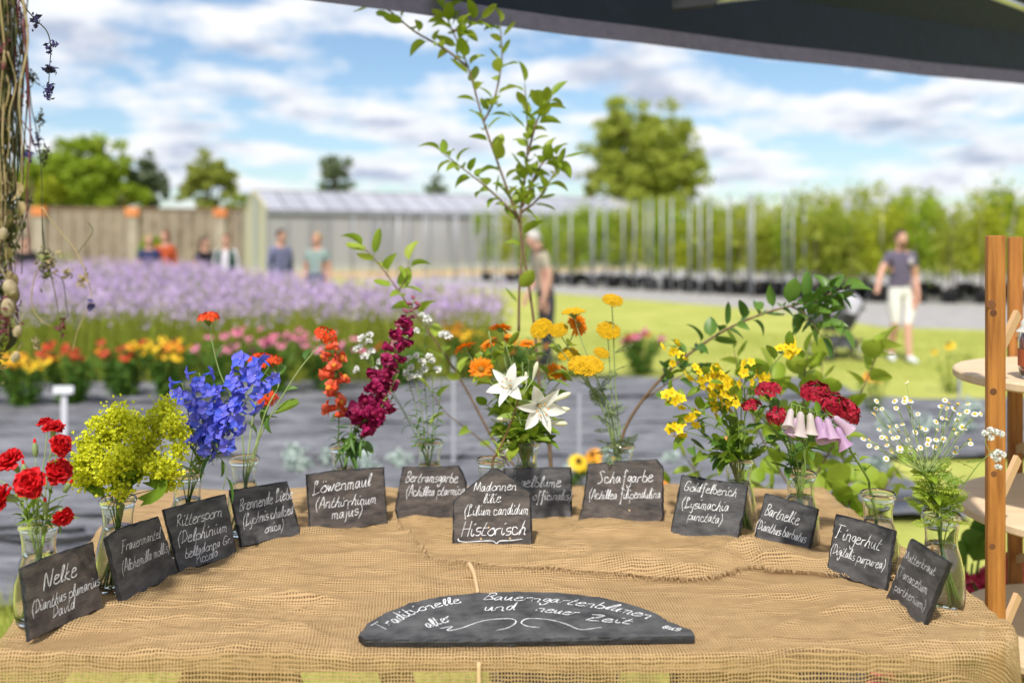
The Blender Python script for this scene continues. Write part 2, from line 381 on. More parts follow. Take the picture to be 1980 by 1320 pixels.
# ------------------------------------------------------------------ greenhouse
def greenhouse():
    A = Vector((-13.57, 55, 0)); d = Vector((.906, .423, 0)); e = Vector((-.423, .906, 0)); Ln, Wd, ze, zr = 24., 7., 3.45, 4.62
    root = thing('greenhouse', 'long pale greenhouse with white shaded roof and glazed gable', 'greenhouse', A)
    I = Matrix.Identity(4)
    m_pane = mat('frosted_pane', (.24, .245, .25), (.33, .33, .335), rough=.35, vary='object', spec=.5)
    m_roof = mat('whitewashed_glass', (.34, .34, .39), (.40, .40, .45), rough=.4, vary='object')
    m_fr = mat('grey_steel', (.30, .32, .34), rough=.5, metal=.3)
    m_gab = mat('gable_frame', (.46, .43, .30), rough=.6)
    m_gp = mat('gable_pane', (.42, .42, .33), (.50, .50, .42), rough=.4)
    m_door = mat('blue_grey_door', (.25, .32, .40), rough=.5)
    def quad(nm, a, b_, c, dd, m, th=.03, par=root):
        nrm = (b_ - a).cross(dd - a).normalized() * th; q = B()
        q.add([a, b_, c, dd, a - nrm, b_ - nrm, c - nrm, dd - nrm], [(0, 1, 2, 3), (7, 6, 5, 4), (0, 4, 5, 1), (1, 5, 6, 2), (2, 6, 7, 3), (3, 7, 4, 0)])
        return part(nm, q.mesh(nm, m, False), par, I)
    U = Vector((0, 0, 1)); nP = 20; st = Ln / nP
    for i in range(nP):
        a = A + d * (i * st + .04); b_ = A + d * ((i + 1) * st - .04)
        quad('wall_pane', a + U * .35, b_ + U * .35, b_ + U * (ze - .35), a + U * (ze - .35), m_pane)
        r0 = a + e * (Wd / 2) + U * zr; r1 = b_ + e * (Wd / 2) + U * zr
        quad('roof_pane', a + U * ze, b_ + U * ze, r1, r0, m_roof)
        quad('roof_pane', r0, r1, b_ + e * Wd + U * ze, a + e * Wd + U * ze, m_roof)
        a2 = a + e * Wd; b2 = b_ + e * Wd
    for i in range(nP + 1):
        b = B(); p = A + d * i * st; o_ = -e * .05
        b.tube([p + o_, p + o_ + U * ze], .05, n=4); part('post', b.mesh('post', m_fr, False), root, I)
    b = B(); b.tube([A - e * .06 + U * (ze - .18), A + d * Ln - e * .06 + U * (ze - .18)], .13, n=4); part('gutter', b.mesh('gutter', m_fr, False), root, I)
    b = B(); b.tube([A + e * Wd / 2 + U * (zr + .03), A + d * Ln + e * Wd / 2 + U * (zr + .03)], .07, n=4); part('ridge', b.mesh('ridge', m_fr, False), root, I)
    quad('base_wall', A - e * .03, A + d * Ln - e * .03, A + d * Ln - e * .03 + U * .35, A - e * .03 + U * .35, mat('base_concrete', (.4, .39, .37), rough=.9), .1)
    quad('rear_wall', A + e * Wd, A + d * Ln + e * Wd, A + d * Ln + e * Wd + U * ze, A + e * Wd + U * ze, m_pane)
    for s, off in ((0, 0), (Ln, 0)):                  # gables
        g = A + d * s
        for i in range(6):
            t0, t1 = i / 6 + .01, (i + 1) / 6 - .01
            h = lambda t: ze + (zr - ze) * (1 - abs(2 * t - 1)) - .05
            quad('gable_pane', g + e * Wd * t0, g + e * Wd * t1, g + e * Wd * t1 + U * h(t1), g + e * Wd * t0 + U * h(t0), m_door if i in (2,) else m_gp)
            b = B(); b.tube([g + e * Wd * i / 6, g + e * Wd * i / 6 + U * (h(i / 6) + .05)], .07, n=4); part('gable_post', b.mesh('gable_post', m_gab, False), root, I)
        b = B(); b.tube([g + U * ze, g + e * Wd / 2 + U * zr, g + e * Wd + U * ze], .12, n=4); part('gable_trim', b.mesh('gable_trim', m_gab, False), root, I)
    # lower white tunnel end adjoining
greenhouse()
def tunnel():
    Y = 70; x0 = (1120 - CX) * Y / F; x1 = (1250 - CX) * Y / F; zt = CH + (HY - 385) * Y / F
    root = thing('polytunnel', 'white rounded polytunnel beyond the greenhouse under the tall tree', 'greenhouse', ((x0 + x1) / 2, Y, 0))
    I = Matrix.Identity(4); b = B(); k = 14; V = []
    for yy in (Y, Y + 14):
        for i in range(k + 1): t = math.pi * i / k; V.append(((x0 + x1) / 2 - math.cos(t) * (x1 - x0) / 2, yy, zt * max(0, math.sin(t)) ** .45))
    b.add(V, [(i, i + 1, k + 2 + i, k + 1 + i) for i in range(k)] + [tuple(range(k + 1))[::-1]])
    part('cover', b.mesh('cover', mat('white_film', (.8, .8, .8), rough=.4, trans=.2), False), root, I)
    b = B(); b.tube([Vector(v) + Vector((0, -.04, 0)) for v in V[:k + 1]], .06, n=5); part('hoop', b.mesh('hoop', bpy.data.materials['grey_steel']), root, I)
tunnel()

# ------------------------------------------------------------------ nursery: steel posts and potted trees
m_post = mat('galvanised_post', (.30, .31, .33), (.38, .39, .42), rough=.45, metal=.35)
pb = B(); pb.tube([(0, 0, -.1), (0, 0, 2.95)], .03, n=6); me_post = pb.mesh('steel_post', m_post)
pbc = B(); pbc.tube([(0, 0, 2.95), (0, 0, 3.0)], .042, .03, n=6); me_cap = pbc.mesh('post_cap', m_post)
def onrow(px, off=0.):
    k = (px - CX) / F; t = (36.2 * k - 1.65) / (.574 + .819 * k); return Vector((1.65 + .574 * t, 36.2 - .819 * t, 0)) + Vector((.819, .574, 0)) * off
for px in [690, 712, 735, 748, 762, 778, 796, 812, 826, 842, 858, 874, 890, 906, 922, 940, 955, 972, 1003, 1020, 1040, 1078, 1095, 1111, 1138, 1155, 1172, 1203, 1220, 1239, 1268, 1287, 1306, 1343, 1362, 1381, 1418, 1440, 1463, 1509, 1533, 1555]:
    p = onrow(px, .2 * math.sin(px))
    r_ = thing('steel_post', 'slim galvanised steel post standing before the pale greenhouse wall' if px < 980 else 'slim galvanised steel post standing before the potted nursery trees', 'post', p, 'steel posts before the nursery trees')
    M = Matrix.Translation(p); part('shaft', me_post, r_, M); part('cap', me_cap, r_, M)

m_pl = [lmat('potted_leaf_yellow', (.36, .44, .02), (.54, .55, .05), .45), lmat('potted_leaf_green', (.22, .36, .02), (.40, .48, .05), .45), lmat('potted_leaf_mid', (.30, .38, .04), (.48, .50, .08), .45)]
m_pot = mat('black_plastic_pot', (.018, .018, .02), (.03, .03, .033), rough=.5)
m_soil = mat('potting_soil', (.04, .03, .02), rough=1)
crowns = []
for v in range(6):
    nb = 16; n = 1050; zc = npr.uniform(.85, 2.55, nb); w_ = .28 + .30 * np.sin(np.clip((zc - .75) / 1.9, 0, 1) * math.pi) ** .7
    an = npr.uniform(0, 6.28, nb); rr = npr.uniform(0, 1, nb) ** .5
    cs = np.stack([np.cos(an) * rr * w_, np.sin(an) * rr * w_, zc], 1); k = npr.integers(0, nb, n)
    C = cs[k] + npr.normal(size=(n, 3)) * np.array([.13, .13, .17])
    V, Qd = leafcloud(C, .125, .55, .3)
    crowns.append(npmesh('crown', V, Qd, m_pl[v % 3]))
b = B(); b.lathe([(.0, 0), (.19, 0), (.23, .30), (.25, .31), (.25, .35), (.225, .35)], 12); me_pot = b.mesh('pot', m_pot)
b = B(); b.lathe([(.0, .325), (.225, .325)], 12); me_soil = b.mesh('soil', m_soil)
b = B(); b.tube(crom([(0, 0, .3), (.02, .01, .9), (-.02, 0, 1.6), (0, .02, 2.4)], 4), .022, .007, n=6)
for i in range(6): a = i * 1.9; b.tube([(0, 0, .9 + i * .22), (.3 * math.cos(a), .3 * math.sin(a), 1.15 + i * .22)], .009, .003, n=4)
me_ptr = b.mesh('trunk', m_bark)
b = B(); b.tube([(.06, 0, .2), (.06, 0, 2.7)], .012, n=5); me_cane = b.mesh('cane', mat('bamboo_cane', (.45, .40, .30), rough=.6))
m_label = mat('white_tag', (.75, .75, .75), rough=.6)
b = B(); b.box((.1, -.24, .62), (.11, .01, .24)); me_tag = b.mesh('tag', m_label, False)
def potted(p, s, v, label, tagd=False):
    r_ = thing('potted_tree', label, 'potted tree', p, 'potted nursery trees')
    M = Matrix.Translation(p) @ Matrix.Rotation(rng.uniform(0, 6.28), 4, 'Z') @ Matrix.Diagonal((1, 1, s, 1)); M2 = Matrix.Translation(p)
    part('crown', crowns[v], r_, M); part('trunk', me_ptr, r_, M); part('cane', me_cane, r_, M)
    po = part('pot', me_pot, r_, M2); part('soil', me_soil, po, M2)
    if tagd: part('tag', me_tag, r_, M2)
TONE = ('yellow-green ', 'deep green ', 'pale green ')
LB = 'bushy young tree in a black pot in the nursery rows behind steel posts'
for row in range(3):
    px = 905 + 17 * row
    while px < 1600:
        p = onrow(px, .9 + row * 1.3); v_ = rng.randrange(6); potted(p, rng.uniform(.8, 1.16) + .03 * row, v_, TONE[v_ % 3] + LB); px += rng.uniform(30, 44) * (1 if px > 1000 else 1.3)
LB2 = 'bushy young tree in a black pot on gravel behind the walking man'
for row in range(4):
    px = 1575 + 13 * row
    while px < 2130:
        Y = 27.2 - (px - 1560) * .004 + row * 1.7; p = Vector(((px - CX) * Y / F, Y, 0)); v_ = rng.choice((0, 1, 2, 3, 0)); potted(p, rng.uniform(.78, 1.2) + .05 * row, v_, TONE[v_ % 3] + LB2, row == 0 and rng.random() < .4); px += rng.uniform(50, 78)

# ------------------------------------------------------------------ lilac field (verbena) and beds
def poly_in(P_, X, Y):
    ins = np.zeros(len(X), bool); j = len(P_) - 1
    for i in range(len(P_)):
        (xi, yi), (xj, yj) = P_[i], P_[j]
        c = ((yi > Y) != (yj > Y)) & (X < (xj - xi) * (Y - yi) / (yj - yi + 1e-12) + xi); ins ^= c; j = i
    return ins
FP = [(-9.5, 10.9), (-.15, 11.2), (-.05, 12.6), (-.3, 13.4), (-2.6, 14.6), (-4.9, 16.9), (-5.2, 18.0), (-13, 18.4)]
n = 15000; X = npr.uniform(-13, .2, n * 2); Yv = npr.uniform(10.8, 18.5, n * 2); k = poly_in(FP, X, Yv); X, Yv = X[k][:n], Yv[k][:n]; n = len(X)
H = .82 + (Yv - 11) / 7 * .33 + npr.normal(size=n) * .07 + .05 * np.sin(X * 2.1) * np.sin(Yv * 1.7)
base = np.stack([X, Yv, 0 * X], 1); top = base + np.stack([npr.normal(size=n) * .06, npr.normal(size=n) * .06, H], 1)
an = npr.uniform(0, 6.28, n); s = np.stack([np.cos(an), np.sin(an), 0 * an], 1) * .006
parts = [(np.stack([base - s, base + s, top + s * .6, top - s * .6], 1).reshape(-1, 3), np.arange(4 * n).reshape(n, 4), 0)]
nl = 26000; kk = npr.integers(0, n, nl); tt = npr.uniform(.02, .62, nl)[:, None] ** 1.2
C = base[kk] * (1 - tt) + top[kk] * tt + npr.normal(size=(nl, 3)) * .035; V, Qd = leafcloud(C, .10, .16, 1.4); parts.append((V, Qd, 0))
nf = 52000; kk = npr.integers(0, n, nf); C = top[kk] + npr.normal(size=(nf, 3)) * np.array([.055, .055, .042]); V, Qd = leafcloud(C, .036, .9, .2); parts.append((V, Qd, 1))
V, Qd, mi = stack(parts)
m_vs = lmat('verbena_stem', (.24, .32, .03), (.42, .44, .07), .4); m_vf = lmat('verbena_flower', (.50, .33, .66), (.76, .60, .84), .3)
tag(part('verbena_field', npmesh('verbena_field', V, Qd, [m_vs, m_vf], mi), None), 'dense field of tall lilac verbena flowers on green stems', 'flower field', kind='stuff')

m_hel = lmat('bed_leaf', (.045, .13, .015), (.13, .24, .03), .3)
m_yel = mat('yellow_bloom', (.85, .50, .01), (.85, .60, .02), rough=.6, trans=.2); m_red = mat('red_bloom', (.62, .05, .01), (.55, .08, .02), rough=.6, trans=.2)
m_orn = mat('orange_bloom', (.85, .25, .01), (.85, .40, .01), rough=.6, trans=.2); m_pnk = mat('pink_bloom', (.70, .16, .30), (.72, .28, .36), rough=.6, trans=.2)
m_ctr = mat('bloom_centre', (.12, .05, .01), rough=.9)
def daisy(m):
    b = B()
    for i in range(10): b.petal(Matrix.Rotation(i * .628, 4, 'Z') @ Matrix.Rotation(.15, 4, 'Y'), .045, .014, -.4, 0, .8, .3, 2, 3, seed=i)
    b.ball((0, 0, .006), .014, 1, 7, 4); return b.mesh('bloom', [m, m_ctr])
dz = {k: daisy(m) for k, m in (('y', m_yel), ('r', m_red), ('o', m_orn), ('p', m_pnk))}
def perennial(label, px, pyb, w_, pyt, cols, nbl, n=650, lsize=.11, name='perennial_plant'):
    g = G(px, pyb); Y = g.y; h = CH - (pyt - HY) * Y / F; rx = w_ * Y / F / 2
    root = thing(name, label, 'plant', g, 'flowering plants in the border'); M = Matrix.Translation(g)
    ns = 60; an = npr.uniform(0, 6.28, ns); rr = npr.uniform(0, 1, ns) ** .5 * rx
    tops = np.stack([np.cos(an) * rr, np.sin(an) * rr * .8, h * npr.uniform(.72, .98, ns)], 1); k = npr.integers(0, ns, n); t = npr.uniform(.05, .95, (n, 1))
    C = tops[k] * np.concatenate([.25 + .75 * t, .25 + .75 * t, t], 1) + npr.normal(size=(n, 3)) * .02
    V, Qd = leafcloud(C, lsize, .22, .5); part('foliage', npmesh('foliage', V, Qd, m_hel), root, M)
    b = B()
    for i in range(12): b.tube([(tops[i][0] * .2, tops[i][1] * .2, -.01), tuple(tops[i])], .006, .003, n=4)
    part('stem', b.mesh('stem', bpy.data.materials['verbena_stem']), root, M)
    for i in range(nbl):
        c = Vector(tops[i % ns]) + Vector((rng.gauss(0, .02), rng.gauss(0, .02), rng.uniform(.0, .07)))
        part('bloom', dz[cols[rng.randrange(len(cols))]], root, M @ zframe(c, (rng.gauss(0, .35), rng.gauss(-.35, .3), .8), rng.random() * 6, rng.uniform(.95, 1.6)))
perennial('green clump with bright yellow daisies at the end of the border', 45, 790, 130, 690, 'yyyo', 24)
perennial('leafy clump with red daisies behind the white plant label', 140, 785, 120, 672, 'rr', 18)
perennial('leafy clump with scattered red and orange daisies in the border', 240, 770, 110, 668, 'rro', 14, 800)
perennial('bushy clump with a dense patch of golden yellow daisies', 330, 770, 120, 662, 'yyo', 26, 800)
perennial('green clump with pink coneflowers behind the blue delphinium', 415, 775, 110, 650, 'pp', 10)
perennial('tall green clump with a row of pink coneflowers', 525, 765, 150, 640, 'ppp', 26, 900)
perennial('dark green clump with pale pink coneflowers behind the coral snapdragon', 640, 760, 140, 655, 'p', 12, 800)
perennial('dark green clump between pink and orange flowers', 760, 750, 130, 660, 'pr', 5, 800)
perennial('green clump with bright orange and yellow daisies', 895, 735, 90, 628, 'oy', 20)
perennial('rounded green bush with dusty red flowers on the lawn edge', 1240, 725, 95, 640, 'rp', 14, 900, .09)
perennial('green clump with orange blooms behind the marigold bunch', 1010, 735, 90, 650, 'o', 6)
perennial('green clump with pale blooms at the border beyond the table end', -40, 790, 120, 690, 'yp', 8)

# silver-leaved edging plants on the mat
m_sil = lmat('silver_leaf', (.38, .47, .42), (.62, .70, .64), .2)
for i, (px, py, w_) in enumerate([(500, 775, 55), (575, 915, 80), (640, 905, 70), (710, 915, 90), (775, 905, 60), (560, 890, 50), (1110, 915, 60), (1170, 905, 70), (1720, 838, 70), (1790, 845, 80), (1860, 840, 70), (1700, 920, 60), (1300, 905, 60), (330, 900, 40), (1880, 800, 60), (1245, 925, 60)]):
    g = G(px, py); shrub('silver_plant', 'small silver-leaved edging plant growing through the grey weed mat', 'plant', g, w_ * g.y / F / 2, w_ * .8 * g.y / F, m_sil, 130, .06, 'silver edging plants on the mat', stem=False)
for i, (px, py, w_, c) in enumerate([(1270, 1000, 70, 'o'), (1105, 960, 60, 'y'), (1840, 760, 90, 'y'), (1690, 800, 80, 'o'), (1430, 900, 50, 'o'), (1130, 930, 40, 'o')]):
    perennial('low green seedling with orange and yellow blooms on the weed mat', px, py, w_, py - w_, c, 3, 90, .07, 'seedling_plant')
# plant labels and stakes
m_wh = mat('white_plastic', (.62, .62, .66), rough=.5); m_gst = mat('clear_stake', (.36, .37, .40), rough=.4)
for px, py0, py1, hd, lb in [(124, 758, 850, True, 'white plastic T-shaped plant label on a post beside the yellow lady mantle'), (877, 690, 905, False, 'slim pale plastic stake standing on the weed mat'), (1855, 730, 800, False, 'short pale stake by the lawn near the wooden shelf'), (1120, 760, 915, False, 'thin clear stake behind the yellow yarrow')]:
    g = G(px, py1); Y = g.y; z = CH - (py0 - HY) * Y / F; r_ = thing('plant_label', lb, 'label', g); M = Matrix.Translation(g)
    b = B(); b.box((0, 0, z / 2 - .02), (.045 if hd else .022, .01, z + .04)); part('stake', b.mesh('stake', m_wh if hd else m_gst, False), r_, M)
    if hd: b = B(); b.box((0, 0, 0), (.16, .02, .06), M=Matrix.Translation((0, -.012, z + .02)) @ Matrix.Rotation(-.3, 4, 'X')); part('plate', b.mesh('plate', m_wh, False), r_, M)
# ------------------------------------------------------------------ market tent
def tent():
    C0 = Vector((-1.345, 2.465, 0)); ed = Vector((.877, .481, 0)); n = Vector((.481, -.877, 0)); Ln, Dp = 4.65, .5; ze, zv, zr = 2.52, 2.30, 3.02; U = Vector((0, 0, 1))
    root = thing('market_tent', 'dark navy market tent awning with grey hem above the table', 'tent', C0); I = Matrix.Identity(4)
    m_nv = mat('navy_canvas', (.004, .009, .030), (.006, .013, .042), rough=.8, vary='noise', nscale=14, bump=.002, bscale=25, sheen=.2)
    m_hem = mat('grey_hem', (.15, .13, .22), (.19, .165, .27), rough=.75, vary='noise', nscale=30, bump=.0005, bscale=400)
    m_al = mat('aluminium', (.6, .6, .6), rough=.35, metal=.9); m_bk = mat('black_plastic', (.012, .012, .014), rough=.4)
    cs = [C0, C0 + ed * Ln, C0 + ed * Ln + n * Dp, C0 + n * Dp]; mid = (cs[0] + cs[2]) / 2
    rA = mid - ed * 2.1; rB = mid + ed * 2.1
    b = B(); k = 16
    def strip(a, c, f0, f1):
        vs = []; 
        for i in range(k + 1):
            t = i / k; vs += [f0(t, a.lerp(c, t)), f1(t, a.lerp(c, t))]
        b.add(vs, [(2 * i, 2 * i + 2, 2 * i + 3, 2 * i + 1) for i in range(k)])
    sag = lambda t: -.05 * math.sin(math.pi * t) + .004 * math.sin(t * 31)
    strip(cs[0], cs[1], lambda t, q: q + U * (ze + sag(t) * .3), lambda t, q: q + n * Dp + U * (zr + sag(t) * .3))
    part('roof', b.mesh('roof', m_nv), root, I)
    for i in range(1):
        a, c = cs[i], cs[(i + 1) % 4]
        b = B(); strip(a, c, lambda t, q: q + U * (zv + .05 + sag(t) * .6), lambda t, q: q + n * 0 + U * (ze + sag(t) * .3)); o = part('valance', b.mesh('valance', m_nv), root, I)
        b = B(); out_ = (a + c) / 2 - mid; out_.normalize()
        for f in (.003, -.003):
            strip(a, c, lambda t, q: q + out_ * f + U * (zv + sag(t) * .6), lambda t, q: q + out_ * f + U * (zv + .056 + sag(t) * .6))
        strip(a, c, lambda t, q: q + out_ * .003 + U * (zv + sag(t) * .6), lambda t, q: q - out_ * .003 + U * (zv + sag(t) * .6))
        part('hem', b.mesh('hem', m_hem), o, I)
    for c in cs[:2]:
        q = c + (mid - c).normalized() * .03; b = B(); b.tube([q + U * -.02, q + U * 2.5], .018, n=8); part('pole', b.mesh('pole', m_al), root, I)
    for i in range(1):                              # scissor truss just inside the edge
        a, c = cs[i] + (mid - cs[i]).normalized() * .05, cs[(i + 1) % 4] + (mid - cs[(i + 1) % 4]).normalized() * .05
        for s in range(4):
            p0, p1 = a.lerp(c, s / 4), a.lerp(c, (s + 1) / 4)
            for h0, h1 in ((2.72, 2.9), (2.9, 2.72)):
                b = B(); b.tube([p0 + U * h0, p1 + U * h1], .011, n=6); part('truss_bar', b.mesh('truss_bar', m_al), root, I)
            b = B(); b.box((0, 0, 0), (.06, .035, .05), M=Matrix.Translation(p0 + n * .03 + U * 2.72)); part('bracket', b.mesh('bracket', m_bk, False), root, I)
    for c, r in zip(cs[:2], (cs[3], cs[2])):
        b = B(); b.tube([c + U * 2.49, r + U * 2.98], .014, n=6); part('roof_strut', b.mesh('roof_strut', m_al), root, I)
    # ridge truss crossing above the table
    a = P(1345, 6, 3.35); c = P(1700, -34, 3.25)
    b = B(); b.tube([a, c], .012, n=6); part('truss_bar', b.mesh('truss_bar', m_al), root, I)
    b = B(); b.box((0, 0, 0), (.14, .05, .04), M=frame(a + Vector((-.01, 0, .002)), c - a)); part('bracket', b.mesh('bracket', m_bk, False), root, I)
    b = B(); b.tube([P(1890, -18, 3.7), P(2010, 26, 3.9)], .014, n=6); part('truss_bar', b.mesh('truss_bar', m_al), root, I)
tent()

# ------------------------------------------------------------------ trestle table
m_board = mat('table_board', (.34, .22, .11), (.48, .33, .18), rough=.7, vary='noise', nscale=5, stretch=(1, 9, 9), bump=.001)
FY, BY = 1.712, 2.84
def xl(y): return -.90 - .165 * (y - FY) / (BY - FY)
def xr(y): return .915 - .03 * (y - FY) / (BY - FY)
def table():
    root = thing('trestle_table', 'wooden trestle table covered by burlap cloth', 'table', (0, (FY + BY) / 2, 0)); I = Matrix.Identity(4)
    nb = 7
    for i in range(nb):
        y0 = FY + .012 + (BY - FY - .024) * i / nb; y1 = FY + .012 + (BY - FY - .024) * (i + 1) / nb - .004; b = B()
        cut = (.16, .03)[i] if i < 2 else .012; cut1 = .03 if i == 0 else .012
        q = [(xl(y0) + .012, y0), (xr(y0) - cut, y0), (xr(y1) - cut1, y1), (xl(y1) + .012, y1)]; z0, z1 = TZ - .042, TZ - .012
        b.add([(x, y, z0) for x, y in q] + [(x, y, z1) for x, y in q], [(3, 2, 1, 0), (4, 5, 6, 7), (0, 1, 5, 4), (1, 2, 6, 5), (2, 3, 7, 6), (3, 0, 4, 7)])
        part('plank', b.mesh('plank', m_board, False), root, I)
    m_leg = mat('trestle_wood', (.30, .19, .08), (.40, .26, .12), rough=.7, vary='noise', nscale=5, bump=.001)
    for X in (-.50, .42):
        for sy, yy in ((-1, FY + .12), (1, BY - .12)):
            for sx in (-1, 1):
                b = B(); a = Vector((X + sx * .05, yy, TZ - .05)); c = Vector((X + sx * .30, yy + sy * .03, 0)); 
                b.box((0, 0, 0), ((c - a).length, .045, .08), M=frame((a + c) / 2, c - a, (0, 1, 0)) @ Matrix.Rotation(R(90), 4, 'X')); part('leg', b.mesh('leg', m_leg, False), root, I)
        b = B(); b.box((X, (FY + BY) / 2, TZ - .075), (.07, BY - FY - .1, .062)); part('crossbar', b.mesh('crossbar', m_leg, False), root, I)
table()

# burlap: an open weave of threads with see-through gaps
def burlap_mat():
    m = bpy.data.materials.new('burlap'); m.use_nodes = True; t = m.node_tree; n = t.nodes; l = t.links; bs = n['Principled BSDF']; ou = n['Material Output']
    bs.inputs['Roughness'].default_value = .9; bs.inputs['Specular IOR Level'].default_value = .15
    def mth(op, a, b=None):
        q = n.new('ShaderNodeMath'); q.operation = op
        for i, v in enumerate((a, b)):
            if v is None: continue
            if isinstance(v, (int, float)): q.inputs[i].default_value = v
            else: l.new(v, q.inputs[i])
        return q.outputs[0]
    uv = n.new('ShaderNodeUVMap'); wob = n.new('ShaderNodeTexNoise'); wob.inputs['Scale'].default_value = 38; wob.inputs['Detail'].default_value = 2; l.new(uv.outputs[0], wob.inputs['Vector'])
    vm = n.new('ShaderNodeVectorMath'); vm.operation = 'MULTIPLY_ADD'; l.new(wob.outputs['Color'], vm.inputs[0]); vm.inputs[1].default_value = (.006, .006, 0); l.new(uv.outputs[0], vm.inputs[2])
    uvs = n.new('ShaderNodeSeparateXYZ'); l.new(uv.outputs[0], uvs.inputs[0])
    sp = n.new('ShaderNodeSeparateXYZ'); l.new(vm.outputs[0], sp.inputs[0])
    def thread(c, pitch): return mth('ABSOLUTE', mth('SUBTRACT', mth('FRACT', mth('DIVIDE', c, pitch)), .5))   # 0 at thread centre, .5 between
    a = thread(sp.outputs[0], .0058); b = thread(sp.outputs[1], .0062)
    wn = n.new('ShaderNodeTexNoise'); wn.inputs['Scale'].default_value = 26; wn.inputs['Detail'].default_value = 6; wn.inputs['Roughness'].default_value = .7; l.new(uv.outputs[0], wn.inputs['Vector'])
    loose = n.new('ShaderNodeMapRange'); l.new(uvs.outputs[1], loose.inputs[0]); loose.inputs[1].default_value = -.02; loose.inputs[2].default_value = .02; loose.inputs[3].default_value = .165; loose.inputs[4].default_value = .25
    wid = mth('ADD', loose.outputs[0], mth('MULTIPLY', mth('SUBTRACT', wn.outputs['Fac'], .5), .36))
    th = mth('MINIMUM', a, b)
    alpha = mth('LESS_THAN', th, wid)
    streak = n.new('ShaderNodeTexNoise'); mp = n.new('ShaderNodeMapping'); mp.inputs['Scale'].default_value = (9, 240, 1); l.new(uv.outputs[0], mp.inputs[0]); l.new(mp.outputs[0], streak.inputs['Vector']); streak.inputs['Scale'].default_value = 1; streak.inputs['Detail'].default_value = 4
    big = n.new('ShaderNodeTexNoise'); big.inputs['Scale'].default_value = 5; big.inputs['Detail'].default_value = 5; l.new(uv.outputs[0], big.inputs['Vector'])
    mx = n.new('ShaderNodeMix'); mx.data_type = 'RGBA'; mx.inputs[6].default_value = (.38, .24, .105, 1); mx.inputs[7].default_value = (.72, .51, .275, 1)
    l.new(mth('ADD', mth('MULTIPLY', streak.outputs['Fac'], .6), mth('MULTIPLY', big.outputs['Fac'], .4)), mx.inputs[0])
    l.new(mx.outputs[2], bs.inputs['Base Color'])
    bp = n.new('ShaderNodeBump'); bp.inputs['Distance'].default_value = .0012; l.new(mth('SUBTRACT', 1, mth('MULTIPLY', th, 2)), bp.inputs['Height']); l.new(bp.outputs[0], bs.inputs['Normal'])
    tl = n.new('ShaderNodeBsdfTranslucent'); l.new(mx.outputs[2], tl.inputs[0]); m1 = n.new('ShaderNodeMixShader'); m1.inputs[0].default_value = .25; l.new(bs.outputs[0], m1.inputs[1]); l.new(tl.outputs[0], m1.inputs[2])
    tp = n.new('ShaderNodeBsdfTransparent'); m2 = n.new('ShaderNodeMixShader'); l.new(alpha, m2.inputs[0]); l.new(tp.outputs[0], m2.inputs[1]); l.new(m1.outputs[0], m2.inputs[2]); l.new(m2.outputs[0], ou.inputs[0])
    return m
m_bur = burlap_mat()
def fold(s, t, amp):                               # wrinkle height at cloth coordinates
    v = amp * (noise.noise((s * 2.3, t * 9, 1.7)) * .6 + noise.noise((s * 5, t * 20, 4.2)) * .35)
    return v
def gridmesh(name, fn, us, vs_, mats):
    V = []; UV = []; nu, nv = len(us), len(vs_)
    for t in vs_:
        for s in us: p, uv = fn(s, t); V.append(p); UV.append(uv)
    Q = [(j * nu + i, j * nu + i + 1, (j + 1) * nu + i + 1, (j + 1) * nu + i) for j in range(nv - 1) for i in range(nu - 1)]
    me = npmesh(name, V, Q, mats, smooth=True); ul = me.uv_layers.new(name='UVMap'); UV = np.array(UV, np.float32)
    ul.data.foreach_set('uv', UV[np.array(Q).ravel()].ravel()); return me
W_, D_ = 1.85, BY - FY
ridge_pts = [T(1010, 1075), T(1180, 1096), T(1300, 1112), T(1385, 1108), T(1440, 1092), T(1600, 1100), T(1760, 1140), T(1880, 1180)]
def seg_d(x, y, pts):
    best = 9
    for a, c in zip(pts, pts[1:]):
        dx, dy = c.x - a.x, c.y - a.y; t = max(0, min(1, ((x - a.x) * dx + (y - a.y) * dy) / (dx * dx + dy * dy)))
        best = min(best, math.hypot(x - a.x - t * dx, y - a.y - t * dy))
    return best
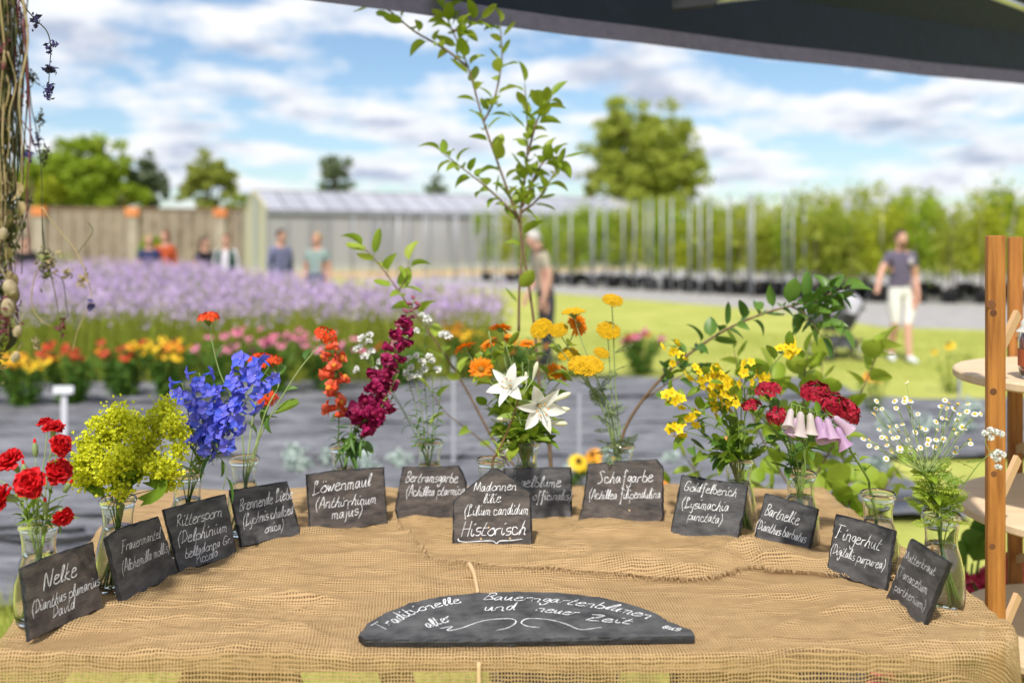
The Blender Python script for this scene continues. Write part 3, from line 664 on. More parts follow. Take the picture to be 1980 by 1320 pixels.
def cloth(s, t):
    sc = min(max(s, 0), W_); tc_ = min(max(t, 0), D_); y = FY + tc_; x = xl(y) + (xr(y) - xl(y)) * sc / W_
    rc = .15; qx, qy = s - (W_ - rc), t - rc
    if qx > 0 and qy < 0 and math.hypot(qx, qy) > rc:
        q = math.hypot(qx, qy); sc = W_ - rc + qx / q * rc; tc_ = rc + qy / q * rc; y = FY + tc_; x = xl(y) + (xr(y) - xl(y)) * sc / W_
    dx, dy = s - sc, t - tc_; d = math.hypot(dx, dy)
    z = TZ - .003 + .011 * (noise.noise((s * 1.9, t * 8, 1.7)) + .5 * noise.noise((s * 4.5, t * 17, 3.1)) + .25 * noise.noise((s * 13, t * 24, 3.1)))
    right = max(0, min(1, (x - .1) / .5)) * max(0, 1 - max(0, t - .55) / .3)
    z += .012 * right * (abs(noise.noise((x * 3 + t * 2, t * 7, 8))) + .5 * abs(noise.noise((x * 7, t * 13 + x * 3, 2)))) 
    rd = 1 - abs(noise.noise((s * 1.3 + 4, t * 7 + .6 * noise.noise((s * 3, t * 3, 0)), 6.6))) * 2.6
    z += (.011 + .008 * max(0, min(1, (x + .1) / .6)) * max(0, min(1, (.72 - x) / .2)) - .006 * max(0, min(1, (abs(x) - .55) / .15))) * max(0, rd) ** 2 + .006 * max(0, 1 - abs(noise.noise((s * 2.3 + t * 2, t * 13, 2.2))) * 4) ** 2 + .004 * max(0, 1 - abs(noise.noise((s * 5 - t * 3, t * 19, 7.2))) * 5)
    mk = max(0, 1 - max(0, abs(x - .045) - .30) / .12) * max(0, 1 - max(0, abs(y - 1.84) - .12) / .10)
    z = z * (1 - mk) + (TZ - .002) * mk
    if d > 0:
        r = .014; ox, oy = dx / d, dy / d
        if d < r * 1.57: a = d / r; h, v = r * math.sin(a), r * (1 - math.cos(a))
        else: e = d - r * 1.57; h, v = r + .05 * e + .03 * e * math.sin(s * 14 + t * 9 + 2 * noise.noise((s * 3, t * 3, 0))) , r + e
        x += ox * h; y += oy * h; z -= v
        if d > .02: z -= .004 * noise.noise((s * 3, t * 3, 9))
    return (x, y, z), (s, t)
us = np.concatenate([np.linspace(-.30, 0, 24)[:-1], np.linspace(0, W_, 230), np.linspace(W_, W_ + .40, 32)[1:]])
vs2 = np.concatenate([np.linspace(-.34, -.03, 22)[:-1], np.linspace(-.03, .03, 10)[:-1], np.linspace(.03, D_, 190), np.linspace(D_, D_ + .3, 24)[1:]])
tag(part('burlap_tablecloth', gridmesh('burlap_tablecloth', cloth, us, vs2, m_bur), None), 'tan open-weave burlap cloth covering and hanging off the trestle table', 'tablecloth')

# second burlap length with a frayed front edge, bunched to the right
edge_px = [(765, 1001), (790, 1030), (815, 1062), (835, 1082), (880, 1090), (960, 1098), (1060, 1104), (1160, 1110), (1260, 1116), (1340, 1122), (1395, 1118), (1445, 1104), (1500, 1110), (1600, 1114), (1700, 1122), (1800, 1135)]
ep = crom([T(a, b) for a, b in edge_px], 12)
def runner():
    me_s = len(ep); us = range(me_s)
    back = [Vector((min(.875, max(-.2, p.x * 1.0 - .02)), 2.80 if i > 12 else 2.52 + .28 * i / 12, TZ)) for i, p in enumerate(ep)]
    def fn(i, v):
        p = ep[i].lerp(back[i], v); x, y = p.x, p.y
        base = cloth((x - xl(y)) / (xr(y) - xl(y)) * W_, y - FY)[0][2]
        right = max(0, min(1, (x + .05) / .45)); de = (y - ep[i].y)
        bun = .042 * right * math.exp(-((de - .055) / .045) ** 2) * (.55 + .9 * abs(noise.noise((x * 6, 3, 0)))) + .010 * right * math.exp(-((de - .17) / .05) ** 2) * (1 + noise.noise((x * 4, 7, 1)))
        z = base + .0035 + bun + .004 * (noise.noise((x * 9, y * 15, 5)) + .3) * min(1, de * 30) + .0025 * noise.noise((x * 22, y * 30, 5))
        if v > .9: z = min(z, TZ + .012)
        return (x, y + .004 * noise.noise((x * 40, 0, 1)) * (v == 0), z), (x * 1.0 + .3, y * 1.0)
    vv = np.concatenate([np.linspace(0, .3, 34)[:-1], np.linspace(.3, 1, 40)])
    root = tag(part('burlap_runner', gridmesh('burlap_runner', fn, list(us), vv, m_bur), None), 'second burlap length with frayed edge bunched in folds under the pointed slate', 'tablecloth')
    b = B(); m_thr = mat('jute_thread', (.50, .34, .17), (.66, .47, .26), rough=.95, vary='island')
    for i in range(len(ep) - 1):
        for k in range(5):
            q = ep[i].lerp(ep[i + 1], rng.random()); z = fn(i, 0)[0][2]
            e = Vector((rng.gauss(0, .005), -abs(rng.gauss(.010, .006)), 0)); b.tube([(q.x, q.y + .002, z), (q.x + e.x * .5, q.y + e.y * .5, z + .002), (q.x + e.x, q.y + e.y, z - .0025)], .0006, .0004, n=3)
    part('fringe', b.mesh('fringe', m_thr), root)['kind'] = 'stuff'
    return m_thr
m_thr = runner()
# seam cord across the cloth front
b = B(); pts = [T(907, 1094), T(915, 1110), T(920, 1128), T(924, 1150)]; b.tube(crom([p + Vector((0, 0, .006)) for p in pts], 5), .0055, .0035, n=6)
pts = [(-.0565, FY - .018, TZ - .012), (-.055, FY - .024, TZ - .06), (-.045, FY - .03, TZ - .15), (-.05, FY - .03, TZ - .3)]
b.tube(crom(pts, 5), .004, .005, n=6)
tag(part('jute_cord', b.mesh('jute_cord', m_thr), None), 'twisted jute cord running over the burlap edge below the half-round slate', 'cord')

# ------------------------------------------------------------------ slate signs with chalk handwriting
GL = {'a': "38 18 06 05 14 25 38 35 44", 'b': "1C 06 05 14 34 46 37 18 06", 'c': "37 28 08 06 05 14 34 45", 'd': "38 18 06 05 14 25 4C 35 44", 'e': "06 37 38 18 05 14 34 45", 'f': "4B 3C 2B 20 11;08 38",
 'g': "38 18 06 15 25 38 32 10 02", 'h': "2C 04 06 28 37 34 44", 'i': "08 05 14 25;1A 2B", 'j': "18 12 00;1A 2B", 'k': "2C 04;38 06 34 44", 'l': "04 2A 2C 1B 05 14 25", 'm': "08 04 07 18 27 24 27 38 47 44 54", 'n': "08 04 07 28 37 34 44",
 'o': "28 06 05 24 45 47 28 48", 'p': "08 00;07 28 47 45 24 05", 'r': "08 04 07 28 38", 's': "38 18 07 16 36 35 24 04", 't': "2B 05 14 34;08 38", 'u': "08 05 14 25 38 34 44", 'v': "08 14 38", 'w': "08 14 27 34 58", 'x': "08 44;48 04", 'y': "08 05 25;38 21 01", 'z': "08 48 04 44",
 'A': "04 2C 3C 54;17 47", 'B': "1C 04;0B 3C 4A 28 18;28 46 45 24 04", 'C': "5B 2C 08 05 24 45", 'D': "1C 14;0B 2C 4A 57 35 04", 'F': "2C 14 04;0C 6C;18 48", 'G': "5B 2C 08 05 24 45 47 27", 'H': "1C 04;5C 44;08 58", 'L': "2A 3C 1C 14 04 24 55", 'M': "04 1C 35 5C 64", 'N': "03 1C 44 6D", 'P': "1C 13;0B 3C 5A 38 18", 'R': "1C 14;0B 3C 4A 28 18 54", 'S': "5B 3C 1B 2A 38 46 24 04", 'T': "0C 6C;3C 24", 'Z': "0C 5C 04 54;18 48",
 '(': "2D 09 06 21", ')': "0D 29 26 01", "'": "1D 1B", '-': "17 37", '.': "04 14", 'ö': "28 06 05 24 45 47 28 48;1A 1B;3A 3B", 'ü': "08 05 14 25 38 34 44;0A 0B;3A 3B"}
HX = {c: i for i, c in enumerate('0123456789ABCDEF')}
def glyph(c):
    return [[(int(p[0]), HX[p[1]] - 4) for p in s.split()] for s in GL[c].split(';')]
def layout(text):
    x = 0; o = []
    for c in text:
        if c == ' ': x += 3; continue
        g = glyph(c); o.append((x, g)); x += max(p[0] for s in g for p in s) + (.9 if c.islower() else 1.1)
    return o, x
class Chalk:
    def __init__(s, Q, X, Y, Nn): s.Q, s.X, s.Y, s.N, s.b = Q, X, Y, Nn, B()
    def stroke(s, pts, wd):                        # pts in plane coordinates
        if len(pts) > 2: pts = [(p.x, p.y) for p in crom([(x, y, 0) for x, y in pts], 4)]
        k = len(pts); vs = []
        for i, (x, y) in enumerate(pts):
            a, c = pts[max(0, i - 1)], pts[min(k - 1, i + 1)]; dx, dy = c[0] - a[0], c[1] - a[1]; q = math.hypot(dx, dy) or 1
            ww = wd * rng.uniform(.55, 1.25) * (.6 if i in (0, k - 1) else 1); nx, ny = -dy / q * ww - .15 * ww, dx / q * ww
            for sg in (1, -1): vs.append(s.Q + s.X * (x + nx * sg) + s.Y * (y + ny * sg) + s.N * .0009)
        s.b.add(vs, [(2 * i, 2 * i + 1, 2 * i + 3, 2 * i + 2) for i in range(k - 1)])
    def text(s, txt, path, xh, wd=None, slant=.22):
        L_ = [0.]
        for a, c in zip(path, path[1:]): L_.append(L_[-1] + math.hypot(c[0] - a[0], c[1] - a[1]))
        def at(u):
            u *= L_[-1]
            for i in range(len(path) - 1):
                if u <= L_[i + 1] or i == len(path) - 2:
                    t = (u - L_[i]) / (L_[i + 1] - L_[i]); a, c = path[i], path[i + 1]; q = L_[i + 1] - L_[i]
                    return a[0] + (c[0] - a[0]) * t, a[1] + (c[1] - a[1]) * t, (c[0] - a[0]) / q, (c[1] - a[1]) / q
        o, tot = layout(txt); k = xh / 4
        for gx, g in o:
            jy = rng.uniform(-.35, .35); js = rng.uniform(.93, 1.08)
            for st in g:
                pl = []
                for x, y in st:
                    px_, py_, dx, dy = at(min(1, max(0, (gx + x) / tot))); ex = max(0, (gx + x) / tot - 1) * L_[-1]
                    yy = (y * js + jy) * k; sh = yy * slant; pl.append((px_ + dx * (sh + ex) - dy * yy, py_ + dy * (sh + ex) + dx * yy))
                s.stroke(pl, wd or k * .26)
m_chalk = mat('chalk_marker', (.72, .72, .74), (.84, .84, .84), rough=.9, vary='noise', nscale=300)
def slate_mat(nm, a, c):
    m = mat(nm, a, c, rough=.6, vary='noise', nscale=22, bump=.0022, bscale=38, spec=.4, stretch=(1, 1, 2.2)); return m
m_sl = [slate_mat('slate_grey', (.035, .035, .037), (.110, .107, .108)), slate_mat('slate_brownish', (.032, .028, .027), (.120, .098, .085))]
def slate(label, outl, bl, br, lines, mi=0, lean=10, flat=False, marks=(), holes=(), th=.009, thick_mid=.35):
    if flat:
        Q = Vector((T(1015, 1200).x, T(1015, 1200).y, TZ + .0125)); Xa = Vector((1, 0, 0)); Ya = Vector((0, 1, 0)); Nn = Vector((0, 0, 1))
    else:
        a, c = T(*bl), T(*br); a.z = c.z = TZ - .001; Q = (a + c) / 2; Xa = (c - a).normalized(); bk = Vector((-Xa.y, Xa.x, 0))
        Ya = (Vector((0, 0, 1)) * math.cos(R(lean)) + bk * math.sin(R(lean))).normalized(); Nn = Xa.cross(Ya)
    cp = Vector((0, 0, CH))
    def hit(px, py):
        d = P(px, py, 1.) - cp; t = (Q - cp).dot(Nn) / d.dot(Nn); q = cp + d * t - Q; return q.dot(Xa), q.dot(Ya)
    poly = [hit(*p) for p in outl]
    root = thing('slate_sign', label, 'sign', Q, 'slate plant signs' if not flat else None); I = Matrix.Identity(4)
    # subdivide the outline, roughen it
    ring = []; 
    for (x0, y0), (x1, y1) in zip(poly, poly[1:] + poly[:1]):
        k = max(2, int(math.hypot(x1 - x0, y1 - y0) / .006))
        for i in range(k): ring.append((x0 + (x1 - x0) * i / k, y0 + (y1 - y0) * i / k))
    k = len(ring); cx_ = sum(p[0] for p in ring) / k; cy_ = sum(p[1] for p in ring) / k; sd = rng.random() * 50
    def rg(inset, dep, am, ph):
        o = []
        for i, (x, y) in enumerate(ring):
            q = math.hypot(x - cx_, y - cy_); f = (inset + am * (noise.noise((i * .33 + sd, ph, 0)) + .5 * noise.noise((i * 1.1 + sd, ph, 3)))) / q
            o.append(Q + Xa * (x - (x - cx_) * f) + Ya * (y - (y - cy_) * f) - Nn * dep)
        return o
    rings = [rg(.0026, 0, .0042, 1.3), rg(.0004, th * .25, .0022, 5.1), rg(-.001, th * thick_mid, .0018, 9.7), rg(.0, th * .7, .002, 14.2), rg(.001, th, .002, 17)]
    b = B(); b.add(rings[0], [tuple(range(k))]); e0 = B()
    part('plate', b.mesh('plate', m_sl[mi], False), root, I)
    vs = [v for r in rings for v in r]; fs = [(j * k + i, (j + 1) * k + i, (j + 1) * k + (i + 1) % k, j * k + (i + 1) % k) for j in range(4) for i in range(k)] + [tuple(4 * k + i for i in reversed(range(k)))]
    e0.add(vs, fs); part('chipped_edge', e0.mesh('chipped_edge', m_edge, False), root, I)
    for ln in lines:
        ch = Chalk(Q, Xa, Ya, Nn)
        txt, path, xh = ln[0], ln[1], ln[2]
        pp = [hit(*p) for p in path]; mx_, my_ = path[len(path) // 2]; h0 = hit(mx_, my_); h1 = hit(mx_, my_ - xh); ch.text(txt, pp, math.hypot(h1[0] - h0[0], h1[1] - h0[1]), .0013 if flat else None)
        part('chalk_lettering', ch.b.mesh('chalk_lettering', m_chalk, False), root, I)
    for mk in marks: ch = Chalk(Q, Xa, Ya, Nn); ch.stroke([hit(*p) for p in mk], .0011); part('chalk_flourish', ch.b.mesh('chalk_flourish', m_chalk, False), root, I)
    hm = bpy.data.materials.get('peg_hole') or mat('peg_hole', (.62, .45, .25), rough=.9)
    for h in holes:
        x, y = hit(*h); b = B(); M = zframe(Q + Xa * x + Ya * y + Nn * .0006, Nn); b.lathe([(.0, 0), (.0022, 0)], 8, M=M); part('nail_hole', b.mesh('nail_hole', hm, False), root, I)
    return root
m_edge = slate_mat('slate_edge', (.010, .010, .012), (.030, .030, .033))
SL = 'square dark slate sign chalked '
slate(SL + 'Nelke standing before the red carnations', [(42, 1098), (95, 1075), (182, 1047), (186, 1080), (200, 1175), (57, 1240)], (57, 1240), (200, 1175), [('Nelke', [(84, 1137), (150, 1112)], 15), ('(Dianthus plumarius', [(62, 1187), (193, 1130)], 11), ("'David'", [(97, 1197), (150, 1172)], 12)], 1)
slate(SL + 'Frauenmantel standing before the yellow lady mantle', [(206, 1040), (234, 1020), (308, 998), (345, 1108), (236, 1168)], (236, 1168), (345, 1108), [('Frauenmantel', [(234, 1067), (311, 1038)], 10), ('(Alchemilla mollis)', [(236, 1107), (328, 1064)], 10)])
slate(SL + 'Rittersporn standing before the blue delphinium', [(316, 985), (415, 960), (437, 955), (460, 1075), (347, 1107)], (347, 1107), (460, 1075), [('Rittersporn', [(340, 1019), (430, 997)], 11), ('(Delphinium', [(344, 1052), (440, 1026)], 11), ('belladonna Gr.', [(358, 1079), (449, 1048)], 9), ("'Piccolo'", [(376, 1091), (423, 1073)], 9)])
slate(SL + 'Brennende Liebe standing before the scarlet campion', [(444, 948), (556, 930), (583, 1035), (466, 1058)], (466, 1058), (583, 1035), [('Brennende Liebe', [(463, 987), (567, 962)], 11), ('(Lychnis chalced-', [(470, 1016), (573, 991)], 10), ('onica)', [(512, 1030), (548, 1022)], 9)])
slate(SL + 'Löwenmaul standing before the snapdragons', [(592, 917), (660, 908), (743, 903), (750, 1012), (600, 1033)], (600, 1033), (750, 1012), [('Löwenmaul', [(604, 955), (718, 938)], 12), ('(Anthirrhinum', [(610, 983), (728, 972)], 10), ('majus)', [(642, 1003), (701, 993)], 10)], 1)
slate('dark slate sign chalked Bertramsgarbe with a slanting broken corner', [(779, 902), (830, 903), (888, 900), (902, 930), (905, 1000), (770, 1007), (764, 985)], (770, 1007), (905, 1003), [('Bertramsgarbe', [(784, 931), (886, 932)], 10), ('(Achillea ptarmica', [(785, 959), (899, 955)], 9)], 1, lean=8)
slate('pointed house-shaped slate sign chalked Madonnenlilie Historisch', [(950, 907), (962, 905), (1000, 930), (1026, 952), (1030, 1064), (882, 1065), (875, 1050), (877, 968), (915, 935)], (880, 1065), (1030, 1064), [('Madonnen', [(916, 950), (1000, 946)], 9), ('lilie', [(935, 972), (970, 970)], 9), ('(Lilium candidum', [(898, 996), (1022, 993)], 10), ('Historisch', [(892, 1036), (1019, 1032)], 14)], 1, lean=9,
      marks=[[(887, 1040), (886, 1044), (900, 1047), (935, 1045), (953, 1045), (960, 1050), (967, 1045), (990, 1044), (1010, 1041)]], holes=[(945, 1019), (986, 1040), (930, 1041)])
slate('dark slate sign chalked Ringelblume half hidden behind the pointed slate', [(975, 905), (1040, 904), (1105, 903), (1106, 1006), (975, 1008)], (975, 1008), (1106, 1006), [('Ringelblume', [(975, 941), (1086, 940)], 10), ('(Calendula officinalis)', [(955, 968), (1105, 965)], 9)], 0, lean=8)
slate('broad ragged slate sign chalked Schafgarbe before the yellow yarrow', [(1137, 898), (1180, 892), (1270, 888), (1282, 902), (1283, 1000), (1266, 1018), (1160, 1010), (1117, 1008), (1126, 980)], (1116, 1009), (1266, 1017), [('Schafgarbe', [(1155, 933), (1264, 931)], 11), ('(Achillea filipendulina', [(1139, 964), (1278, 962)], 9)], 1, lean=9, holes=[(1172, 1003), (1217, 986)])
slate(SL + 'Goldfelberich standing before the yellow loosestrife', [(1318, 918), (1446, 938), (1440, 985), (1426, 1048), (1295, 1036), (1300, 1010)], (1295, 1036), (1426, 1048), [('Goldfelberich', [(1323, 947), (1425, 960)], 9), ('(Lysimachia', [(1318, 980), (1410, 988)], 10), ('punctata)', [(1330, 1003), (1396, 1012)], 9)])
slate(SL + 'Bartnelke standing before the crimson sweet william', [(1479, 953), (1545, 973), (1582, 984), (1562, 1080), (1453, 1058)], (1453, 1058), (1562, 1080), [('Bartnelke', [(1478, 995), (1545, 1014)], 12), ('(Dianthus barbatus', [(1461, 1021), (1558, 1049)], 10)])
slate(SL + 'Fingerhut standing before the pale foxglove', [(1615, 993), (1680, 1010), (1731, 1026), (1714, 1142), (1597, 1108)], (1597, 1108), (1714, 1142), [('Fingerhut', [(1615, 1038), (1703, 1064)], 13), ('(Digitalis purpurea)', [(1606, 1068), (1710, 1101)], 10)])
slate(SL + 'Mutterkraut standing before the white feverfew', [(1760, 1040), (1795, 1062), (1834, 1087), (1782, 1219), (1710, 1161)], (1710, 1161), (1782, 1219), [('Mutterkraut', [(1749, 1079), (1809, 1113)], 10), ('(Tanacetum', [(1735, 1110), (1793, 1149)], 11), ('parthenium)', [(1730, 1140), (1789, 1180)], 10)])
slate('large half-round slate chalked Traditionelle Bauerngartenblumen lying flat at the table front', [(692, 1226), (708, 1206), (740, 1185), (790, 1165), (850, 1152), (920, 1145), (1000, 1142), (1080, 1144), (1160, 1153), (1230, 1169), (1278, 1188), (1290, 1199), (1340, 1217), (1343, 1229), (1200, 1231), (1000, 1235), (800, 1236), (705, 1235)], None, None,
      [('Traditionelle', [(742, 1219), (768, 1204), (804, 1184), (852, 1172), (895, 1164)], 6.5), ('Bauerngartenblumen', [(935, 1159), (1010, 1161), (1080, 1166), (1170, 1177), (1255, 1197)], 6.5), ('aus', [(1280, 1214), (1314, 1220)], 5), ('alter', [(830, 1214), (879, 1197)], 7), ('und', [(937, 1181), (1000, 1179)], 7), ('neuer', [(1036, 1181), (1118, 1190)], 6), ('Zeit', [(1133, 1198), (1223, 1207)], 6)], 0, flat=True, th=.013,
      marks=[[(851, 1215), (875, 1211), (864, 1219), (890, 1215), (935, 1200), (984, 1196), (998, 1202), (984, 1213), (959, 1219)], [(1043, 1213), (1021, 1211), (1008, 1204), (1021, 1196), (1062, 1198), (1096, 1207), (1122, 1217), (1163, 1213)]], holes=[])

# ------------------------------------------------------------------ glass bottle vases
def glass_mat():
    m = bpy.data.materials.new('clear_glass'); m.use_nodes = True; bs = m.node_tree.nodes['Principled BSDF']
    bs.inputs['Base Color'].default_value = (.96, .985, .97, 1); bs.inputs['Roughness'].default_value = .015; bs.inputs['Transmission Weight'].default_value = 1; bs.inputs['IOR'].default_value = 1.47; return m
def water_mat():
    m = bpy.data.materials.new('water'); m.use_nodes = True; bs = m.node_tree.nodes['Principled BSDF']
    bs.inputs['Base Color'].default_value = (.97, .985, .97, 1); bs.inputs['Roughness'].default_value = .0; bs.inputs['Transmission Weight'].default_value = 1; bs.inputs['IOR'].default_value = 1.33; return m
outer = [(0, .0), (.034, 0), (.0395, .004), (.0425, .018), (.043, .045), (.0415, .075), (.036, .103), (.0305, .122), (.0287, .136), (.0295, .150), (.0325, .168), (.0335, .1725), (.0362, .175), (.0368, .180), (.0355, .185), (.0335, .186)]
inner = [(.0322, .184), (.0312, .170), (.0277, .150), (.0268, .136), (.0285, .122), (.034, .103), (.0394, .075), (.0408, .045), (.0400, .02), (.036, .008), (0, .0065)]
vb = B(); vb.lathe(outer + inner, 28); me_glass = vb.mesh('glass', glass_mat())
wl = .128
wi = [(0, .0068), (.0358, .0083), (.0398, .02), (.0406, .045), (.0392, .075), (.0338, .103), (.0283, .122), (.0272, wl), (0, wl)]
vb = B(); vb.lathe(wi, 28); me_water = vb.mesh('water', water_mat())
VZ = [(75, 1005, 'red carnations'), (228, 960, 'yellow lady mantle'), (362, 912, 'blue delphinium'), (472, 882, 'scarlet campion'), (664, 858, 'snapdragons'), (830, 850, 'white sneezewort'), (950, 885, 'the white lily'), (1017, 853, 'orange marigolds'), (1200, 857, 'yellow yarrow'), (1428, 883, 'yellow loosestrife'), (1548, 908, 'crimson sweet william'), (1698, 950, 'the foxglove'), (1820, 990, 'white feverfew')]
VP = []
for iv, (px, py, lb) in enumerate(VZ):
    Y = {10: 2.285, 11: 2.10}.get(iv, (CH - TZ - .186) * F / (py - HY)); p = Vector(((px - CX) * Y / F, Y, TZ - .001)); VP.append(p)
    r_ = thing('bottle_vase', 'clear glass bottle vase filled with water holding ' + lb, 'vase', p, 'glass bottle vases'); M = Matrix.Translation(p) @ Matrix.Rotation(rng.random() * 6, 4, 'Z') @ Matrix.Diagonal((1, 1, .95 if iv in (10, 11) else 1, 1))
    part('glass', me_glass, r_, M); part('water', me_water, r_, M)

# ------------------------------------------------------------------ wooden plant shelf at the right
def shelf():
    m_w = mat('oiled_wood', (.22, .075, .014), (.46, .19, .04), rough=.5, vary='noise', nscale=9, stretch=(7, 7, .5), bump=.0006, bscale=40)
    m_p = mat('pale_plywood', (.66, .47, .29), (.74, .56, .37), rough=.55, vary='noise', nscale=5, stretch=(1, 8, 1))
    m_k = mat('wood_knot', (.10, .035, .012), (.16, .06, .02), rough=.6)
    m_br = mat('brace_wood', (.48, .30, .15), (.56, .36, .19), rough=.6)
    c = Vector((1.485, 2.43, 0)); root = thing('plant_shelf', 'orange-brown wooden shelf stand with round pale plywood shelves', 'shelf', c); I = Matrix.Identity(4)
    posts = [(1.068, 2.20), (1.425, 2.82), (1.80, 2.22)]
    for i, (x, y) in enumerate(posts):
        b = B(); q = Matrix.Translation((x, y, 0)); rr = .003; hw = .0195; hd = .010
        pr = [(-hw + rr, -hd), (hw - rr, -hd), (hw, -hd + rr), (hw, hd - rr), (hw - rr, hd), (-hw + rr, hd), (-hw, hd - rr), (-hw, -hd + rr)]
        vs = [(a, e, z) for z in (0, 1.594, 1.597) for a, e in [(u * (.93 if z > 1.595 else 1), v * (.93 if z > 1.595 else 1)) for u, v in pr]]
        fs = [(k * 8 + j, k * 8 + (j + 1) % 8, (k + 1) * 8 + (j + 1) % 8, (k + 1) * 8 + j) for k in range(2) for j in range(8)] + [tuple(16 + j for j in range(8))]
        b.add(vs, fs, M=q); po = part('post', b.mesh('post', m_w, False), root, I)
        if i == 0:
            for px, py, rk in ((1917, 589, .0105), (1921, 605, .008), (1921, 757, .008), (1922, 916, .007), (1919, 1056, .007)):
                p = P(px, py, y - hd - .0005); b = B(); b.lathe([(0, 0), (rk * .8, 0), (rk, -.0004)], 12, M=zframe(p, (0, -1, 0))); part('knot', b.mesh('knot', m_k, False), po, I)
    for z, r in ((1.262, .375), (.935, .375), (.625, .375), (.30, .375)):
        b = B(); b.lathe([(0, z - .022), (r - .004, z - .022), (r, z - .018), (r, z - .004), (r - .004, z), (0, z)], 56, M=Matrix.Translation(c)); part('shelf_board', b.mesh('shelf_board', m_p, False), root, I)
        for i, (x, y) in enumerate(posts):
            d = (Vector((x, y, 0)) - c); s0 = Vector((x, y, z + .105)) - d.normalized() * .01; e0 = c + d * .62 + Vector((0, 0, z + .002))
            dd = Vector(posts[1]).to_3d() - Vector(posts[0]).to_3d()
            b = B(); a0 = Vector((x, y, z + .06)); a1 = a0 + (Vector((1.425, 2.82, 0)) - Vector((1.068, 2.20, 0))) * .0 + Vector((.075, .05, .10)) if i == 0 else a0 - d.normalized() * .14 + Vector((0, 0, .06))
            b.box((0, 0, 0), ((a1 - a0).length, .010, .022), M=frame((a0 + a1) / 2, a1 - a0)); part('brace', b.mesh('brace', m_br, False), root, I)
shelf()
def jar():
    p = Vector((1.232, 2.33, 1.2625)); r_ = thing('preserve_jar', 'glass jar of red preserve with cloth lid on the upper plywood shelf', 'jar', p); M = Matrix.Translation(p)
    b = B(); b.lathe([(0, 0), (.032, 0), (.040, .008), (.043, .03), (.043, .09), (.038, .112), (.034, .118), (.034, .13), (.032, .13), (.032, .117), (.0365, .11), (.041, .09), (.041, .03), (.038, .01), (0, .004)], 24); part('glass', b.mesh('glass', bpy.data.materials['clear_glass']), r_, M)
    b = B(); b.lathe([(0, .005), (.037, .011), (.0405, .03), (.0405, .088), (.036, .105), (0, .105)], 24); part('preserve', b.mesh('preserve', mat('red_preserve', (.30, .022, .012), (.42, .06, .03), rough=.3, vary='noise', nscale=60)), r_, M)
    b = B(); b.lathe([(.0435, .03), (.0436, .07)], 24); part('paper_label', b.mesh('paper_label', mat('rust_label', (.40, .09, .03), rough=.7)), r_, M)
    b = B(); pr = []
    n_ = 28; vs = []
    for k, (r, z) in enumerate([(0.001, .141), (.030, .140), (.037, .133), (.037, .122), (.046, .110)]):
        for j in range(n_): a = 2 * math.pi * j / n_; q = r * (1 + (.07 * math.sin(a * 9) if k == 4 else 0)); vs.append((q * math.cos(a), q * math.sin(a), z))
    b.add(vs, [(k * n_ + j, k * n_ + (j + 1) % n_, (k + 1) * n_ + (j + 1) % n_, (k + 1) * n_ + j) for k in range(4) for j in range(n_)])
    part('cloth_lid', b.mesh('cloth_lid', mat('lid_cloth', (.62, .55, .50), (.7, .66, .62), rough=.9)), r_, M)
jar()
# ------------------------------------------------------------------ cut flowers in the vases
I4 = Matrix.Identity(4)
def fm(n, a, b, tr=.25, rough=.55): return mat(n, a, b, rough=rough, trans=tr, vary='island', spec=.25)
m_stem = mat('flower_stem', (.12, .20, .035), (.20, .28, .06), rough=.5, trans=0)
m_stem_pale = mat('pale_stem', (.22, .30, .10), (.30, .38, .14), rough=.55)
m_twig = mat('woody_twig', (.14, .085, .045), (.21, .14, .08), rough=.7, vary='noise', nscale=40)
m_leafd = mat('dark_leaf', (.06, .15, .02), (.13, .24, .035), rough=.42, trans=.3, spec=.45)
m_leafm = mat('mid_leaf', (.15, .27, .02), (.26, .36, .04), rough=.45, trans=.38, spec=.4)
m_leafl = mat('light_leaf', (.27, .40, .03), (.40, .48, .06), rough=.5, trans=.45, spec=.35)
m_leafg = mat('grey_leaf', (.16, .24, .10), (.26, .33, .15), rough=.6, trans=.3)

def leafmesh(m, L_=1., W=.27, curl=-.5, cup=.35, a=.55, b=.75, ruffle=.0, seed=1, stalk=.14, nv=6, nu=4):
    q = B(); q.petal(Matrix.Translation((stalk, 0, 0)), L_ - stalk, W, curl, cup, a, b, nu, nv, ruffle, 0, 0, 0, 0, seed)
    q.tube([(0, 0, 0), (stalk * .6, 0, -.005), (stalk + .1, 0, 0)], .012, .006, n=4)
    return q.mesh('leaf', m)
LV = {}
m_leafa = mat('apple_leaf', (.22, .33, .02), (.36, .43, .05), rough=.45, trans=.45, spec=.4)
for k_, m_ in (('d', m_leafd), ('m', m_leafm), ('l', m_leafl), ('a', m_leafa)):
    LV[k_] = [leafmesh(m_, 1, .22, -.5, .4, seed=1), leafmesh(m_, 1, .20, -1.0, .7, ruffle=.02, seed=2), leafmesh(m_, 1, .25, .4, .3, ruffle=.02, seed=3)]
    LV[k_ + 'n'] = [leafmesh(m_, 1, .085, -.8, .5, .5, .9, seed=4, stalk=.03), leafmesh(m_, 1, .07, -1.6, .5, .5, .9, seed=5, stalk=.03)]
    LV[k_ + 'w'] = [leafmesh(m_, 1, .40, -.4, .3, .5, .6, seed=6), leafmesh(m_, 1, .38, .5, .45, .5, .6, ruffle=.02, seed=7)]
def leaf(root, kind, loc, d, size, up=None, roll=None):
    me = rng.choice(LV[kind]); M = frame(loc, d, up) @ Matrix.Rotation(rng.uniform(-.8, .8) if roll is None else roll, 4, 'X') @ Matrix.Scale(size, 4)
    return part('leaf', me, root, M)
